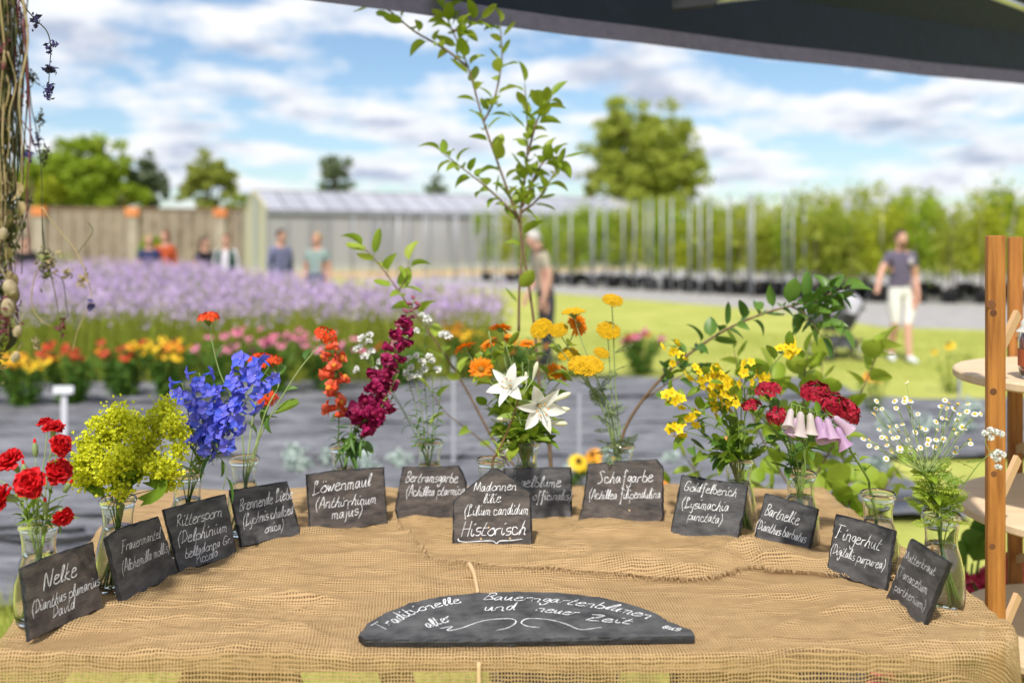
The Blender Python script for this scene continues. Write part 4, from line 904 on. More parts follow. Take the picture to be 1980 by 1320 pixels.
def path_leaves(root, path, kind, n, size, t0=.3, t1=.95, spread=.9, up=.25):
    ph = rng.random() * 6
    for i in range(n):
        t = t0 + (t1 - t0) * (i + .5) / n; k = min(len(path) - 2, int(t * (len(path) - 1))); d = (path[k + 1] - path[k]).normalized()
        a = ph + i * 2.4; o = d.orthogonal().normalized(); o.rotate(Matrix.Rotation(a, 3, d)); v = (d * (1 - spread) + o * spread + Vector((0, 0, up))).normalized()
        leaf(root, kind, path[k], v, size * rng.uniform(.7, 1.15))
def vstem(i, pts, label, name, cat='flower', r=.0016, m=None, neck=None, group=None, foot=None):
    v = VP[i]; Y = v.y
    tp = [P(a, b, Y + c) for a, b, c in pts]
    d = (tp[0] - (v + Vector((0, 0, .186)))); d.z = 0; d = d.normalized() if d.length > 1e-4 else Vector((1, 0, 0))
    nk = v + Vector((0, 0, .184)) + d * min(.022, .5 * (tp[0] - v).xy.length) + Vector((rng.uniform(-.008, .008), rng.uniform(-.008, .008), 0))
    mid = v + Vector((0, 0, .13)) + (nk - v - Vector((0, 0, .184))) * .3
    ft = v + Vector((0, 0, .011)) - d * rng.uniform(.012, .026) + Vector((rng.uniform(-.008, .008), rng.uniform(-.01, .01), 0))
    path = crom([ft, mid, nk] + tp, 7)
    root = thing(name, label, cat, ft, group or (name.replace('_', ' ') + ' stems'))
    b = B(); b.tube(path, r * 1.15, r * .7, n=6); part('stem', b.mesh('stem', m or m_stem), root, I4)
    return root, path, tp
def aim(path, bias=(0, 0, 0)): d = (path[-1] - path[-4]).normalized() + Vector(bias); return d.normalized()

# --- carnations
m_car = fm('carnation_red', (.55, .004, .008), (.70, .012, .018), .15); m_cal = mat('calyx_green', (.20, .27, .12), (.27, .33, .15), rough=.5)
def carnation(seed):
    b = B(); rr = random.Random(seed)
    for n_, tilt, ln in ((11, .15, 1.), (10, .55, .92), (9, .95, .8), (6, 1.3, .62)):
        for i in range(n_):
            M = Matrix.Rotation(i * 6.283 / n_ + rr.uniform(-.25, .25), 4, 'Z') @ Matrix.Rotation(-tilt + rr.uniform(-.15, .15), 4, 'Y')
            b.petal(M, .031 * ln * rr.uniform(.9, 1.08), .0135, rr.uniform(-.5, .2), rr.uniform(-.3, .4), .75, .12, 6, 4, .10, 0, 0, rr.uniform(-.4, .4), .10, rr.randrange(99))
    return b.mesh('bloom', m_car)
ME_CAR = [carnation(s) for s in (1, 2, 3)]
b = B(); b.lathe([(.002, -.028), (.0055, -.022), (.0062, -.008), (.0075, .002)], 8); ME_CAL = b.mesh('calyx', m_cal)
b = B(); b.lathe([(.001, -.014), (.005, -.008), (.0055, .004), (.003, .012), (.0005, .016)], 8); b.lathe([(.003, .010), (.0028, .018), (.0005, .021)], 6, 1); ME_BUD = b.mesh('bud', [m_cal, m_car])
for px, py, dy, s, dirv in [(104, 826, .0, .75, (.1, -.2, 1)), (120, 850, -.02, .78, (.7, -.6, .5)), (24, 885, 0, .95, (-.3, -.5, .8)), (64, 922, -.05, 1.05, (0, -.85, .5)), (116, 902, .0, .95, (.5, -.5, .5)), (12, 948, -.02, .9, (-.7, -.5, .3)), (126, 972, -.03, .7, (.5, -.6, -.5)), (-30, 905, .02, .9, (-.6, -.3, .6)), (88, 815, .03, .55, (-.3, -.1, 1))]:
    z = Vector(dirv).normalized(); root, path, tp = vstem(0, [(px * .5 + 40, py + 90 if py < 900 else py + 40, dy * .5), (px - z.x * 14, py + 16, dy)], 'red carnation in the glass bottle behind the Nelke slate', 'carnation', r=.0014, m=m_stem_pale)
    part('bloom', rng.choice(ME_CAR), root, zframe(path[-1] + z * .014, z, rng.random() * 6, s * .93)); part('calyx', ME_CAL, root, zframe(path[-1] + z * .014, z, 0, s * 1.1))
    path_leaves(root, path, 'mn', 4, .05, .45, .85, .6, .3)
for px, py in [(48, 905), (130, 938), (88, 975), (50, 950), (68, 865)]:
    root, path, tp = vstem(0, [(px, py + 12, -.02)], 'closed carnation bud in the glass bottle behind the Nelke slate', 'carnation_bud', r=.001, m=m_stem_pale)
    part('bud', ME_BUD, root, zframe(path[-1] + Vector((0, 0, .008)), aim(path), 0, 1.)); path_leaves(root, path, 'mn', 2, .04, .5, .85, .6, .3)

# --- lady's mantle
m_alc = fm('lady_mantle_bloom', (.62, .66, .02), (.84, .82, .06), .4)
def lmleaf():
    b = B(); n_ = 18; vs = [(0, 0, 0)]
    for i in range(n_ + 1):
        a = -2.7 + 5.4 * i / n_; rr_ = .5 * (1 + .13 * math.cos(i * math.pi)) * (1 + .06 * math.sin(i)); vs.append((rr_ * math.cos(a) + .0, rr_ * math.sin(a), .08 * math.cos(i * math.pi) * .8 + .06))
    b.add(vs, [(0, i, i + 1) for i in range(1, n_ + 1)]); return b.mesh('leaf', m_leafm)
ME_LML = lmleaf()
def spray(path_end, cl, seed, n_=260, sp=.022):
    C = []
    for c, w_ in cl:
        k = int(n_ * w_); d = npr.normal(size=(k, 3)) * sp * w_ ** .5; C.append(np.array(c) + d)
    C = np.concatenate(C); return C
for j, (px, py, dy, cls) in enumerate([(195, 850, -.02, [(190, 820), (170, 850), (205, 840), (165, 880), (185, 870)]), (230, 815, 0, [(225, 800), (250, 815), (235, 835), (215, 850), (260, 840)]), (265, 830, .02, [(270, 820), (285, 850), (265, 865), (250, 880), (290, 880)]), (320, 800, .03, [(320, 790), (300, 805), (335, 815), (345, 840), (310, 830), (345, 870)]), (200, 890, -.04, [(175, 905), (195, 900), (155, 895), (205, 915), (160, 925)]), (295, 890, -.02, [(280, 905), (305, 900), (325, 905), (330, 930), (255, 915)]), (235, 880, -.05, [(230, 880), (220, 905), (245, 895), (225, 925), (235, 945)])]):
    root, path, tp = vstem(1, [(228 + (px - 228) * .35, 930, dy * .5), (px, py + 25, dy)], 'frothy yellow-green lady mantle spray behind the Frauenmantel slate', 'lady_mantle', r=.0016)
    Y = VP[1].y + dy; pts = [P(a, b_, Y + rng.uniform(-.03, .03)) for a, b_ in cls]; C = spray(None, [(p, rng.uniform(.8, 1.3)) for p in pts], j, 210, .0105)
    n_ = len(C); V1, Q1 = leafcloud(C, .0072, .95); V2, Q2 = leafcloud(C + npr.normal(size=C.shape) * .001, .0068, .95); V, Qd, mi = stack([(V1, Q1, 0), (V2, Q2, 0)])
    part('flower_spray', npmesh('flower_spray', V, Qd, m_alc), root, I4)['kind'] = 'stuff'
    b = B()
    for p in pts:
        b.tube(crom([path[-1], path[-1].lerp(p, .5) + Vector((0, 0, -.006)), p], 3), .0009, .0005, n=4)
        for _ in range(8): b.tube([path[-1].lerp(p, rng.uniform(.5, 1)), p + Vector((rng.gauss(0, .013), rng.gauss(0, .013), rng.gauss(0, .012)))], .0004, n=3)
    part('branchlet', b.mesh('branchlet', m_stem_pale), root, I4)
    for k in range(2): a = rng.uniform(-1.5, 1.5); part('leaf', ME_LML, root, frame(path[-6] + Vector((rng.uniform(-.03, .03), -.015, rng.uniform(-.01, .01))), (math.sin(a), -.4, .3), (0, -.5, .8)) @ Matrix.Scale(rng.uniform(.03, .05), 4))
for px, py, s in [(300, 945, .07), (190, 935, .055), (255, 940, .05), (175, 925, .05), (225, 950, .05)]:
    root, path, tp = vstem(1, [(px, py, -.03)], 'scalloped lady mantle leaf at the neck of its vase', 'lady_mantle_leaf', r=.0012); part('leaf', ME_LML, root, frame(path[-1], (px - 228, -30, 20), (0, -.8, .6)) @ Matrix.Scale(s, 4))

# --- delphinium
m_del = fm('delphinium_blue', (.05, .11, .66), (.20, .19, .80), .25); m_delc = mat('delphinium_eye', (.45, .36, .62), rough=.6)
b = B()
for i in range(5): b.petal(Matrix.Rotation(i * 1.2566, 4, 'Z') @ Matrix.Rotation(-.55 + .25 * (i % 2), 4, 'Y'), .0235 - .002 * (i % 3), .0088, -.6, .5, .7, .6, 4, 4, .05, 0, .15, seed=i)
b.lathe([(.003, 0), (.0026, -.008), (.001, -.020)], 6); b.blob((0, 0, .003), .0022, 1); ME_DEL = b.mesh('floret', [m_del, m_delc])
b = B(); b.lathe([(.0004, -.004), (.003, 0), (.0032, .005), (.001, .010)], 6); ME_DBUD = b.mesh('bud', m_del)
def raceme(root, path, me, n_, t0, t1, rad, sc, down=0., bud=None, bn=0):
    b = B()
    for i in range(n_):
        t = t0 + (t1 - t0) * i / max(1, n_ - 1); k = min(len(path) - 2, int(t * (len(path) - 1))); d = (path[k + 1] - path[k]).normalized(); p = path[k].lerp(path[k + 1], t * (len(path) - 1) - k)
        o = d.orthogonal().normalized(); o.rotate(Matrix.Rotation(i * 2.4 + rng.uniform(-.4, .4), 3, d)); o = (o + Vector((0, -.35, -down + .15))).normalized()
        q = p + o * rad * rng.uniform(.6, 1.15); b.tube([p, p.lerp(q, .5) + Vector((0, 0, -.002)), q], .0007, n=4)
        part('floret', me, root, zframe(q, o + Vector((rng.gauss(0, .25), rng.gauss(-.15, .25), rng.gauss(0, .25))), rng.random() * 6, sc * rng.uniform(.8, 1.15)))
    part('pedicel', b.mesh('pedicel', m_stem), root, I4)
DL = 'blue delphinium raceme in the glass bottle behind the Rittersporn slate'
for pts, n_, t0 in [([(380, 850, 0), (400, 790, -.02), (385, 720, -.02)], 15, .62), ([(395, 850, .02), (440, 770, 0), (480, 700, .0)], 18, .6), ([(400, 860, -.02), (450, 810, -.04), (520, 710, -.03)], 20, .6), ([(385, 870, -.03), (425, 850, -.05), (475, 800, -.05)], 13, .55), ([(375, 850, 0), (362, 790, 0), (352, 740, 0)], 7, .72)]:
    root, path, tp = vstem(2, pts, DL, 'delphinium', r=.0014); raceme(root, path, ME_DEL, n_, t0, 1., .026, 1.02); path_leaves(root, path, 'mn', 4, .07, .35, .7, .6)
for pts in [[(395, 890, -.02), (418, 880, -.03), (438, 905, -.04), (432, 945, -.05)], [(375, 870, -.02), (400, 855, -.03), (412, 900, -.04)], [(350, 880, 0), (335, 850, 0), (320, 850, -.01)]]:
    root, path, tp = vstem(2, pts, 'narrow arching delphinium leaf stalk behind the Rittersporn slate', 'delphinium_leaf', r=.0012); path_leaves(root, path, 'dn', 3, .06, .5, 1., .4)

# --- scarlet campion (domed heads)
def dome(R_, nfl, fl_r, m, flat=.5, npet=5, notch=.25, seed=1, W=.42):
    b = B(); rr = random.Random(seed); g = 2.39996
    for i in range(nfl):
        t = (i + .5) / nfl; th = math.acos(1 - t * .95); a = i * g; d = Vector((math.sin(th) * math.cos(a), math.sin(th) * math.sin(a), math.cos(th) * flat)); p = d * R_ * rr.uniform(.9, 1.05)
        M = zframe(p, d + Vector((rr.gauss(0, .38), rr.gauss(0, .38), .3)), rr.random() * 6)
        for k in range(npet): b.petal(M @ Matrix.Rotation(k * 6.283 / npet, 4, 'Z') @ Matrix.Rotation(-.2, 4, 'Y'), fl_r, fl_r * W, -.3, 0, .9, .15, 2, 2, .06, 0, 0, 0, notch, rr.randrange(99))
    return b.mesh('bloom', m)
def domeunder(R_, flat, n_=26, seed=1):
    b = B(); rr = random.Random(seed)
    for i in range(n_):
        th = math.acos(1 - (i + .5) / n_ * .9); a = i * 2.4; p = Vector((math.sin(th) * math.cos(a), math.sin(th) * math.sin(a), math.cos(th) * flat)) * R_ * .96; b.tube([(0, 0, -R_ * .75), p * .45 + Vector((0, 0, -R_ * .25)), p], .0008, .0019, n=4)
    return b.mesh('calyces', m_stem)
m_lyc = fm('campion_scarlet', (.72, .035, .01), (.80, .09, .012), .2)
ME_LYC = dome(.028, 34, .0085, m_lyc, .55); ME_LYU = domeunder(.028, .55)
for pts, s, zb in [([(462, 800, 0), (425, 720, 0), (404, 632, 0)], .92, (0, -.1, 1)), ([(490, 800, .03), (505, 730, .05), (505, 715, .05)], 1.15, (.1, -.25, 1)), ([(520, 810, 0), (575, 720, 0), (622, 662, 0)], 1.0, (.5, -.3, .8)), ([(500, 840, .03), (515, 800, .03), (517, 785, .03)], .9, (.1, -.4, .8)), ([(512, 800, -.01), (540, 740, .02), (528, 712, .04)], .7, (.2, -.2, 1))]:
    root, path, tp = vstem(3, pts, 'scarlet campion head on a green stem behind the Brennende Liebe slate', 'scarlet_campion', r=.0021, m=m_stem_pale)
    M = zframe(path[-1] + Vector(zb).normalized() * .02, zb, rng.random() * 6, s); part('bloom', ME_LYC, root, M); part('calyces', ME_LYU, root, M); path_leaves(root, path, 'd', 3, .05, .5, .95, .5)
    if s == 1.0: leaf(root, 'mw', P(521, 800, VP[3].y), (1, -.2, .15), .085, None, .3); leaf(root, 'd', P(521, 800, VP[3].y), (-.1, -.5, -.8), .05)

# --- snapdragons
def snap(m, m2):
    b = B()
    for a, t, l_ in ((.5, -.9, .016), (-.5, -.9, .016), (math.pi, -.25, .016), (math.pi + .95, -.3, .014), (math.pi - .95, -.3, .014)):
        b.petal(Matrix.Rotation(a, 4, 'Z') @ Matrix.Translation((.004, 0, 0)) @ Matrix.Rotation(t, 4, 'Y'), l_, .0105, 1.2 if abs(a) < 1 else -1.2, .3, .5, .15, 4, 4, .08, 0, .5, seed=int(a * 9))
    b.lathe([(.003, -.018), (.0062, -.012), (.0068, 0), (.0075, .005)], 8, 0); b.ball((-.004, 0, .006), .0062, 1, 6, 4); b.lathe([(.0008, -.021), (.0035, -.019), (.0042, -.014)], 6, 2); return b.mesh('floret', [m, m2, m_stem])
m_sc = fm('snap_coral', (.72, .09, .035), (.80, .17, .09), .25); m_sc2 = fm('snap_coral_lip', (.80, .22, .02), (.82, .28, .04), .2); m_sm = fm('snap_magenta', (.22, .006, .055), (.36, .012, .10), .22); m_sm2 = fm('snap_dark_lip', (.16, .004, .03), (.24, .006, .05), .2)
ME_SC, ME_SM = snap(m_sc, m_sc2), snap(m_sm, m_sm2)
b = B(); b.lathe([(.0006, -.006), (.0035, -.002), (.004, .004), (.002, .010), (.0004, .012)], 6); ME_SB = b.mesh('bud', fm('snap_bud', (.24, .03, .09), (.30, .10, .12), .1))
root, path, tp = vstem(4, [(655, 800, 0), (645, 730, 0), (635, 655, 0)], 'coral snapdragon spike behind the Löwenmaul slate', 'snapdragon', r=.002)
raceme(root, path, ME_SC, 11, .60, .96, .022, 1.4, .1); path_leaves(root, path, 'dn', 8, .05, .42, .62, .7)
root, path, tp = vstem(4, [(690, 830, -.02), (712, 800, -.03), (745, 720, -.03), (778, 640, -.03), (802, 578, -.03)], 'dark magenta snapdragon spike leaning over its vase behind the Löwenmaul slate', 'snapdragon', r=.0024)
raceme(root, path, ME_SM, 15, .48, .70, .030, 1.55, .15); raceme(root, path, ME_SM, 13, .68, .90, .021, 1.2, .15)
raceme(root, path, ME_SB, 12, .86, 1., .010, 1.2, .1)
root2, path, tp = vstem(4, [(700, 800, -.04), (735, 790, -.05), (772, 718, -.05)], 'short dark magenta snapdragon side spike in the same bottle', 'snapdragon', r=.0018)
raceme(root2, path, ME_SM, 7, .62, .88, .018, 1.05, .15); raceme(root2, path, ME_SB, 8, .86, 1., .009, 1., .1)
for px, py, n_ in [(690, 835, 9), (705, 845, 8), (680, 820, 7)]:
    r_, path, tp = vstem(4, [(px, py, -.03)], 'drooping dark green snapdragon leaf tuft over the vase rim', 'snapdragon_leaves', r=.0018); path_leaves(r_, path, 'dn', n_, .075, .6, 1., .8, -.5); path_leaves(r_, path, 'd', 4, .05, .75, 1., .8, -.4)

# --- white sneezewort
m_wh1 = fm('white_petal', (.78, .78, .74), (.84, .83, .80), .2)
def pompom(R_, n_, seed, m=m_wh1):
    b = B(); rr = random.Random(seed)
    for i in range(n_):
        th = math.acos(1 - (i + .5) / n_ * 1.05); a = i * 2.4; d = Vector((math.sin(th) * math.cos(a), math.sin(th) * math.sin(a), math.cos(th)))
        b.petal(zframe(d * R_ * .35, d, rr.random() * 6) @ Matrix.Rotation(-.9, 4, 'Y'), R_ * .8, R_ * .36, -.4, .2, .6, .2, 2, 2, .05, seed=i)
    return b
b = pompom(.0125, 30, 1); b.lathe([(.001, -.006), (.0045, -.003), (.005, .001)], 6, 1); ME_POM = b.mesh('bloom', [m_wh1, m_cal])
for pts, heads in [([(770, 780, 0), (705, 690, 0)], [(700, 655), (712, 662), (695, 672), (718, 680), (705, 690), (690, 676), (715, 648), (690, 715)]), ([(800, 770, 0), (770, 690, .02)], [(772, 640), (790, 645), (760, 650), (805, 640), (780, 660)]), ([(815, 790, -.02), (800, 720, -.02)], [(790, 695), (805, 688), (815, 700), (795, 712), (820, 715), (808, 725), (830, 690), (795, 730), (786, 722)]), ([(850, 780, 0), (858, 670, 0)], [(855, 648), (866, 650), (860, 646)]), ([(822, 740, .02), (820, 620, .02)], [(815, 610), (826, 618)]), ([(838, 800, .0), (835, 720, 0)], [(836, 698), (845, 715)]), ([(785, 800, .01), (745, 730, .02)], [(735, 700), (725, 716), (748, 690)])]:
    root, path, tp = vstem(5, pts, 'white button sneezewort stem behind the Bertramsgarbe slate', 'sneezewort', r=.0013); b = B(); Y = VP[5].y + pts[-1][2]
    for px, py in heads:
        q = P(px, py, Y + rng.uniform(-.012, .012)); b.tube(crom([path[-3], path[-3].lerp(q, .6), q], 3), .0008, n=4); part('bloom', ME_POM, root, zframe(q, (q - path[-3]).normalized() + Vector((0, -.6, .4)), rng.random() * 6, rng.uniform(.8, 1.1)))
    part('branchlet', b.mesh('branchlet', m_stem), root, I4); path_leaves(root, path, 'dn', 9, .045, .4, .95, .7)

# --- madonna lily
m_lily = mat('lily_white', (.80, .80, .76), (.84, .83, .78), rough=.45, trans=.3); m_anth = mat('lily_anther', (.55, .20, .01), (.65, .30, .02), rough=.8); m_lbud = mat('lily_bud', (.66, .64, .42), (.72, .72, .55), rough=.5, trans=.2); m_lst = mat('lily_stem', (.20, .10, .05), (.24, .16, .05), rough=.5)
b = B(); b.petal(I4, .068, .0115, -.85, .5, .55, .85, 4, 7, .012, 0, .25, seed=3); ME_LP = b.mesh('petal', m_lily)
b = B(); b.petal(I4, .064, .0145, -.75, .45, .6, .75, 4, 7, .015, 0, .25, seed=5); ME_LP2 = b.mesh('petal', m_lily)
b = B()
for i in range(6):
    a = i * 1.047 + .3; e = Vector((.012 * math.cos(a), .012 * math.sin(a), .036)); b.tube([(0, 0, 0), e * .6 + Vector((0, 0, .003)), e], .0007, n=4, m=1); b.blob(e, .0035, 0, sz=(1, .6, .7))
b.tube([(0, 0, 0), (.002, 0, .045)], .001, n=5, m=1); b.ball((.002, 0, .046), .002, 1, 6, 4); ME_LC = b.mesh('stamens', [m_anth, m_lbud])
b = B(); b.lathe([(.0015, 0), (.0035, .006), (.0065, .028), (.008, .044), (.0055, .056), (.0008, .062)], 9); ME_LB = b.mesh('bud', m_lbud)
root, path, tp = vstem(6, [(965, 870, -.02), (990, 810, -.03), (1004, 768, -.03)], 'white madonna lily with two open trumpets above the pointed slate', 'madonna_lily', r=.0032, m=m_lst)
Y = VP[6].y - .03
def lilybloom(px, py, ax, s, r0=0.):
    c = P(px, py, Y - .01); z = Vector(ax).normalized(); M0 = zframe(c, z, r0, s); o = part('bloom', ME_LC, root, M0)
    for i in range(6): part('petal', (ME_LP, ME_LP2)[i % 2], o, M0 @ Matrix.Rotation(i * 1.0472, 4, 'Z') @ Matrix.Rotation(-.95 + .1 * (i % 2), 4, 'Y'))
    b = B(); b.tube(crom([path[-2], path[-1].lerp(c, .5), c], 4), .002, .0035, n=6); part('pedicel', b.mesh('pedicel', m_stem_pale), root, I4)
lilybloom(990, 752, (-.35, -.75, .45), 1.0, .4); lilybloom(1040, 782, (.25, -.9, -.15), 1.12, .9)
for px, py, ax, s in [(1030, 735, (.25, -.1, 1), .75), (1018, 745, (-.05, -.1, 1), .55), (990, 812, (-1, -.3, .15), .62), (1060, 778, (.9, -.1, .4), .95), (1055, 795, (1, -.15, .12), .95), (1050, 815, (1, -.2, -.05), .95), (975, 880, (.3, -.3, .6), .35), (985, 860, (-.2, -.5, .7), .3)]:
    c = P(px, py, Y); part('bud', ME_LB, root, zframe(c, ax, 0, s)); k = min(range(len(path) // 2, len(path)), key=lambda q: (path[q] - c).length); b = B(); b.tube(crom([path[max(0, k - 2)], path[max(0, k - 2)].lerp(c, .6), c], 4), .0016, .0018, n=5); part('pedicel', b.mesh('pedicel', m_stem_pale), root, I4)
path_leaves(root, path, 'ln', 14, .045, .5, .95, .5)

# --- marigolds
m_mar = fm('marigold_orange', (.80, .20, .004), (.85, .30, .008), .25); m_marc = mat('marigold_disc', (.25, .09, .012), (.35, .2, .02), rough=.9)
def marigold(seed):
    b = B(); rr = random.Random(seed)
    for n_, tl, ln in ((22, .0, 1.), (20, .25, .85), (14, .55, .6)):
        for i in range(n_): b.petal(Matrix.Rotation(i * 6.283 / n_ + rr.uniform(-.1, .1), 4, 'Z') @ Matrix.Translation((.004, 0, 0)) @ Matrix.Rotation(-tl + rr.uniform(-.15, .15), 4, 'Y'), .026 * ln * rr.uniform(.85, 1.1), .0036, rr.uniform(-.5, .2), .2, .5, .15, 2, 4, 0, 0, .4, seed=i)
    b.ball((0, 0, .003), .0075, 1, 8, 4, (1, 1, .6)); b.lathe([(.002, -.009), (.008, -.006), (.009, 0)], 8, 2); return b.mesh('bloom', [m_mar, m_marc, m_stem])
ME_MAR = [marigold(s) for s in (1, 2)]
for pts, z, s in [([(1000, 800, 0), (930, 720, 0), (898, 672, 0)], (-.4, .2, .9), 1.0), ([(1000, 800, -.02), (950, 740, -.03), (931, 714, -.03)], (-.1, -.95, .2), 1.0), ([(1010, 780, 0), (985, 690, 0), (968, 635, 0)], (.0, .3, .9), 1.0), ([(1005, 790, .02), (960, 700, .03), (946, 664, .03)], (-.5, -.2, .8), .85), ([(1020, 780, 0), (1022, 700, 0), (1018, 664, 0)], (0, -.3, 1), .65), ([(1030, 770, 0), (1085, 690, .02), (1118, 628, .02)], (.5, -.6, .3), 1.0), ([(1030, 790, .0), (1060, 740, .0), (1073, 718, 0)], (.3, -.7, .4), .75), ([(1030, 800, .02), (1085, 735, .02), (1090, 722, .02)], (.6, -.4, .3), .7), ([(1005, 800, .03), (975, 690, .04), (985, 655, .04)], (.1, -.5, .7), .6)]:
    root, path, tp = vstem(7, pts, 'orange marigold on a pale curving stem behind the Ringelblume slate', 'marigold', r=.0021, m=m_stem_pale); part('bloom', rng.choice(ME_MAR), root, zframe(path[-1], z, rng.random() * 6, s * 1.15)); path_leaves(root, path, 'l' if rng.random() < .4 else 'm', 7, .075, .38, .92, .8); path_leaves(root, path, 'mn', 4, .07, .38, .9, .8)
for px, py in [(950, 800), (960, 840), (1060, 800), (1050, 840), (985, 820), (930, 770), (1065, 770), (1030, 730), (975, 720), (1010, 700), (945, 640), (1060, 690), (940, 700), (1000, 760), (1045, 760), (960, 760), (990, 680), (1035, 820), (975, 860)]:
    root, path, tp = vstem(7, [((px + 1017) / 2, max(py + 20, 835) if py > 800 else 820, 0), (px, py, rng.uniform(-.03, .04))], 'leafy green marigold shoot in the bottle behind the Ringelblume slate', 'marigold_shoot', r=.0018, m=m_stem_pale); path_leaves(root, path, rng.choice('ml'), 6, .07, .5, 1., .7)

# --- yellow yarrow
m_yar = fm('yarrow_yellow', (.62, .36, .005), (.76, .48, .012), .15)
def yarrow(seed, R_=.03, n_=230):
    b = B(); rr = random.Random(seed)
    for i in range(n_):
        t = (i + .5) / n_; r = math.sqrt(t) * R_; a = i * 2.39996; cl = noise.noise((r * math.cos(a) * 90, r * math.sin(a) * 90, seed)); b.ball((r * math.cos(a), r * math.sin(a), -r * r * 9 + .004 * cl), .0024 * rr.uniform(.8, 1.25), 0, 5, 3, (1, 1, .9))
    return b.mesh('bloom', m_yar)
ME_YAR = [yarrow(1), yarrow(2)]
b = B()
for i in range(22):
    r = math.sqrt((i + .5) / 22) * .028; a = i * 2.4; e = Vector((r * math.cos(a), r * math.sin(a), -r * r * 9 - .001)); b.tube([(0, 0, -.026), e * .5 + Vector((0, 0, -.012)), e], .0009, .0012, n=4)
ME_YU = b.mesh('calyces', m_stem_pale)
def feather():
    b = B(); b.tube([(0, 0, 0), (.5, 0, .03), (1, 0, -.05)], .012, .004, n=4)
    for i in range(13):
        x = .1 + .88 * i / 12; l_ = .20 * math.sin(math.pi * (.12 + .8 * i / 12)) + .02
        for s in (-1, 1):
            b.petal(frame((x, 0, .02 - .05 * x), (.45, s, .25 * (i % 2)), (0, 0, 1)), l_, .035, -.5, .2, .6, .5, 2, 2, .1, seed=i)
    return b
ME_FE = feather().mesh('leaf', m_leafg); ME_FEM = feather().mesh('leaf', m_leafm); ME_FEL = feather().mesh('leaf', m_leafl)
def feathers(root, path, n_, size, t0, t1, me=None):
    for i in range(n_):
        t = t0 + (t1 - t0) * (i + .5) / n_; k = min(len(path) - 2, int(t * (len(path) - 1))); a = rng.random() * 6.28; v = Vector((math.cos(a), math.sin(a) * .7, rng.uniform(-.2, .9)))
        part('leaf', me or ME_FE, root, frame(path[k], v) @ Matrix.Rotation(rng.uniform(-1, 1), 4, 'X') @ Matrix.Scale(size * rng.uniform(.6, 1.2), 4))
for pts, z, s in [([(1165, 760, 0), (1125, 660, 0), (1110, 612, 0)], (-.1, -.1, 1), 1.0), ([(1160, 780, 0), (1095, 690, -.02), (1050, 640, -.03)], (-.4, -.75, .6), 1.0), ([(1165, 790, -.02), (1140, 740, -.04), (1132, 712, -.05)], (.0, -.45, .9), 1.5), ([(1190, 750, .02), (1186, 640, .02), (1183, 588, .02)], (.1, -.5, .8), .9), ([(1160, 780, .02), (1110, 690, .03), (1082, 645, .03)], (-.2, -.6, .7), .85), ([(1185, 780, .01), (1178, 690, .02), (1175, 645, .03)], (.1, -.6, .7), 1.05), ([(1175, 790, .02), (1120, 720, .04), (1100, 692, .04)], (-.2, -.5, .8), .9), ([(1180, 790, 0), (1150, 720, .02), (1160, 690, .02)], (.2, -.5, .7), .7)]:
    root, path, tp = vstem(8, pts, 'flat yellow yarrow head on a grey-green stem behind the Schafgarbe slate', 'yarrow', r=.002, m=m_stem_pale); M = zframe(path[-1] + Vector(z).normalized() * .02, z, rng.random() * 6, s); part('bloom', rng.choice(ME_YAR), root, M); part('calyces', ME_YU, root, M); feathers(root, path, 7, .055, .34, .75)

# --- yellow loosestrife
m_lys = fm('loosestrife_yellow', (.82, .55, .008), (.86, .64, .02), .25)
b = B()
for i in range(5): b.petal(Matrix.Rotation(i * 1.2566, 4, 'Z') @ Matrix.Rotation(-.45, 4, 'Y'), .0135, .0048, -.5, .2, .55, .5, 2, 3, 0, seed=i)
b.blob((0, 0, .003), .002, 1); ME_LYS = b.mesh('floret', [m_lys, m_anth])
for pts, n_, t0 in [([(1400, 800, 0), (1330, 720, 0), (1295, 665, 0)], 7, .86), ([(1395, 820, -.02), (1320, 780, -.02), (1290, 765, -.02)], 8, .8), ([(1410, 790, 0), (1370, 740, 0), (1335, 715, 0)], 16, .72), ([(1420, 780, .02), (1395, 740, .02), (1375, 715, .02)], 16, .7), ([(1425, 800, -.02), (1410, 770, -.03), (1400, 735, -.03)], 16, .68), ([(1440, 780, 0), (1440, 740, 0), (1450, 700, 0)], 8, .74), ([(1405, 840, -.02), (1350, 810, -.03), (1335, 800, -.03)], 6, .8), ([(1400, 860, -.02), (1330, 835, -.03), (1298, 830, -.03)], 8, .84), ([(1445, 790, .02), (1500, 700, .03), (1535, 668, .03)], 9, .88), ([(1435, 780, .02), (1470, 740, .02), (1475, 725, .02)], 7, .8), ([(1420, 830, 0), (1390, 790, .02), (1375, 770, .02)], 9, .72)]:
    root, path, tp = vstem(9, pts, 'yellow star-flowered loosestrife stem behind the Goldfelberich slate', 'loosestrife', r=.0015); raceme(root, path, ME_LYS, n_, t0, 1., .016, 1.05); path_leaves(root, path, 'm', 9, .05, .36, .98, .75)
for px, py in [(1330, 860), (1480, 850), (1380, 850), (1440, 850), (1400, 880), (1470, 800), (1350, 880)]:
    root, path, tp = vstem(9, [(px, py, -.02)], 'broad green loosestrife leaf shoot at the vase neck', 'loosestrife_shoot', r=.0014); path_leaves(root, path, rng.choice('dm'), 5, .065, .6, 1., .7)

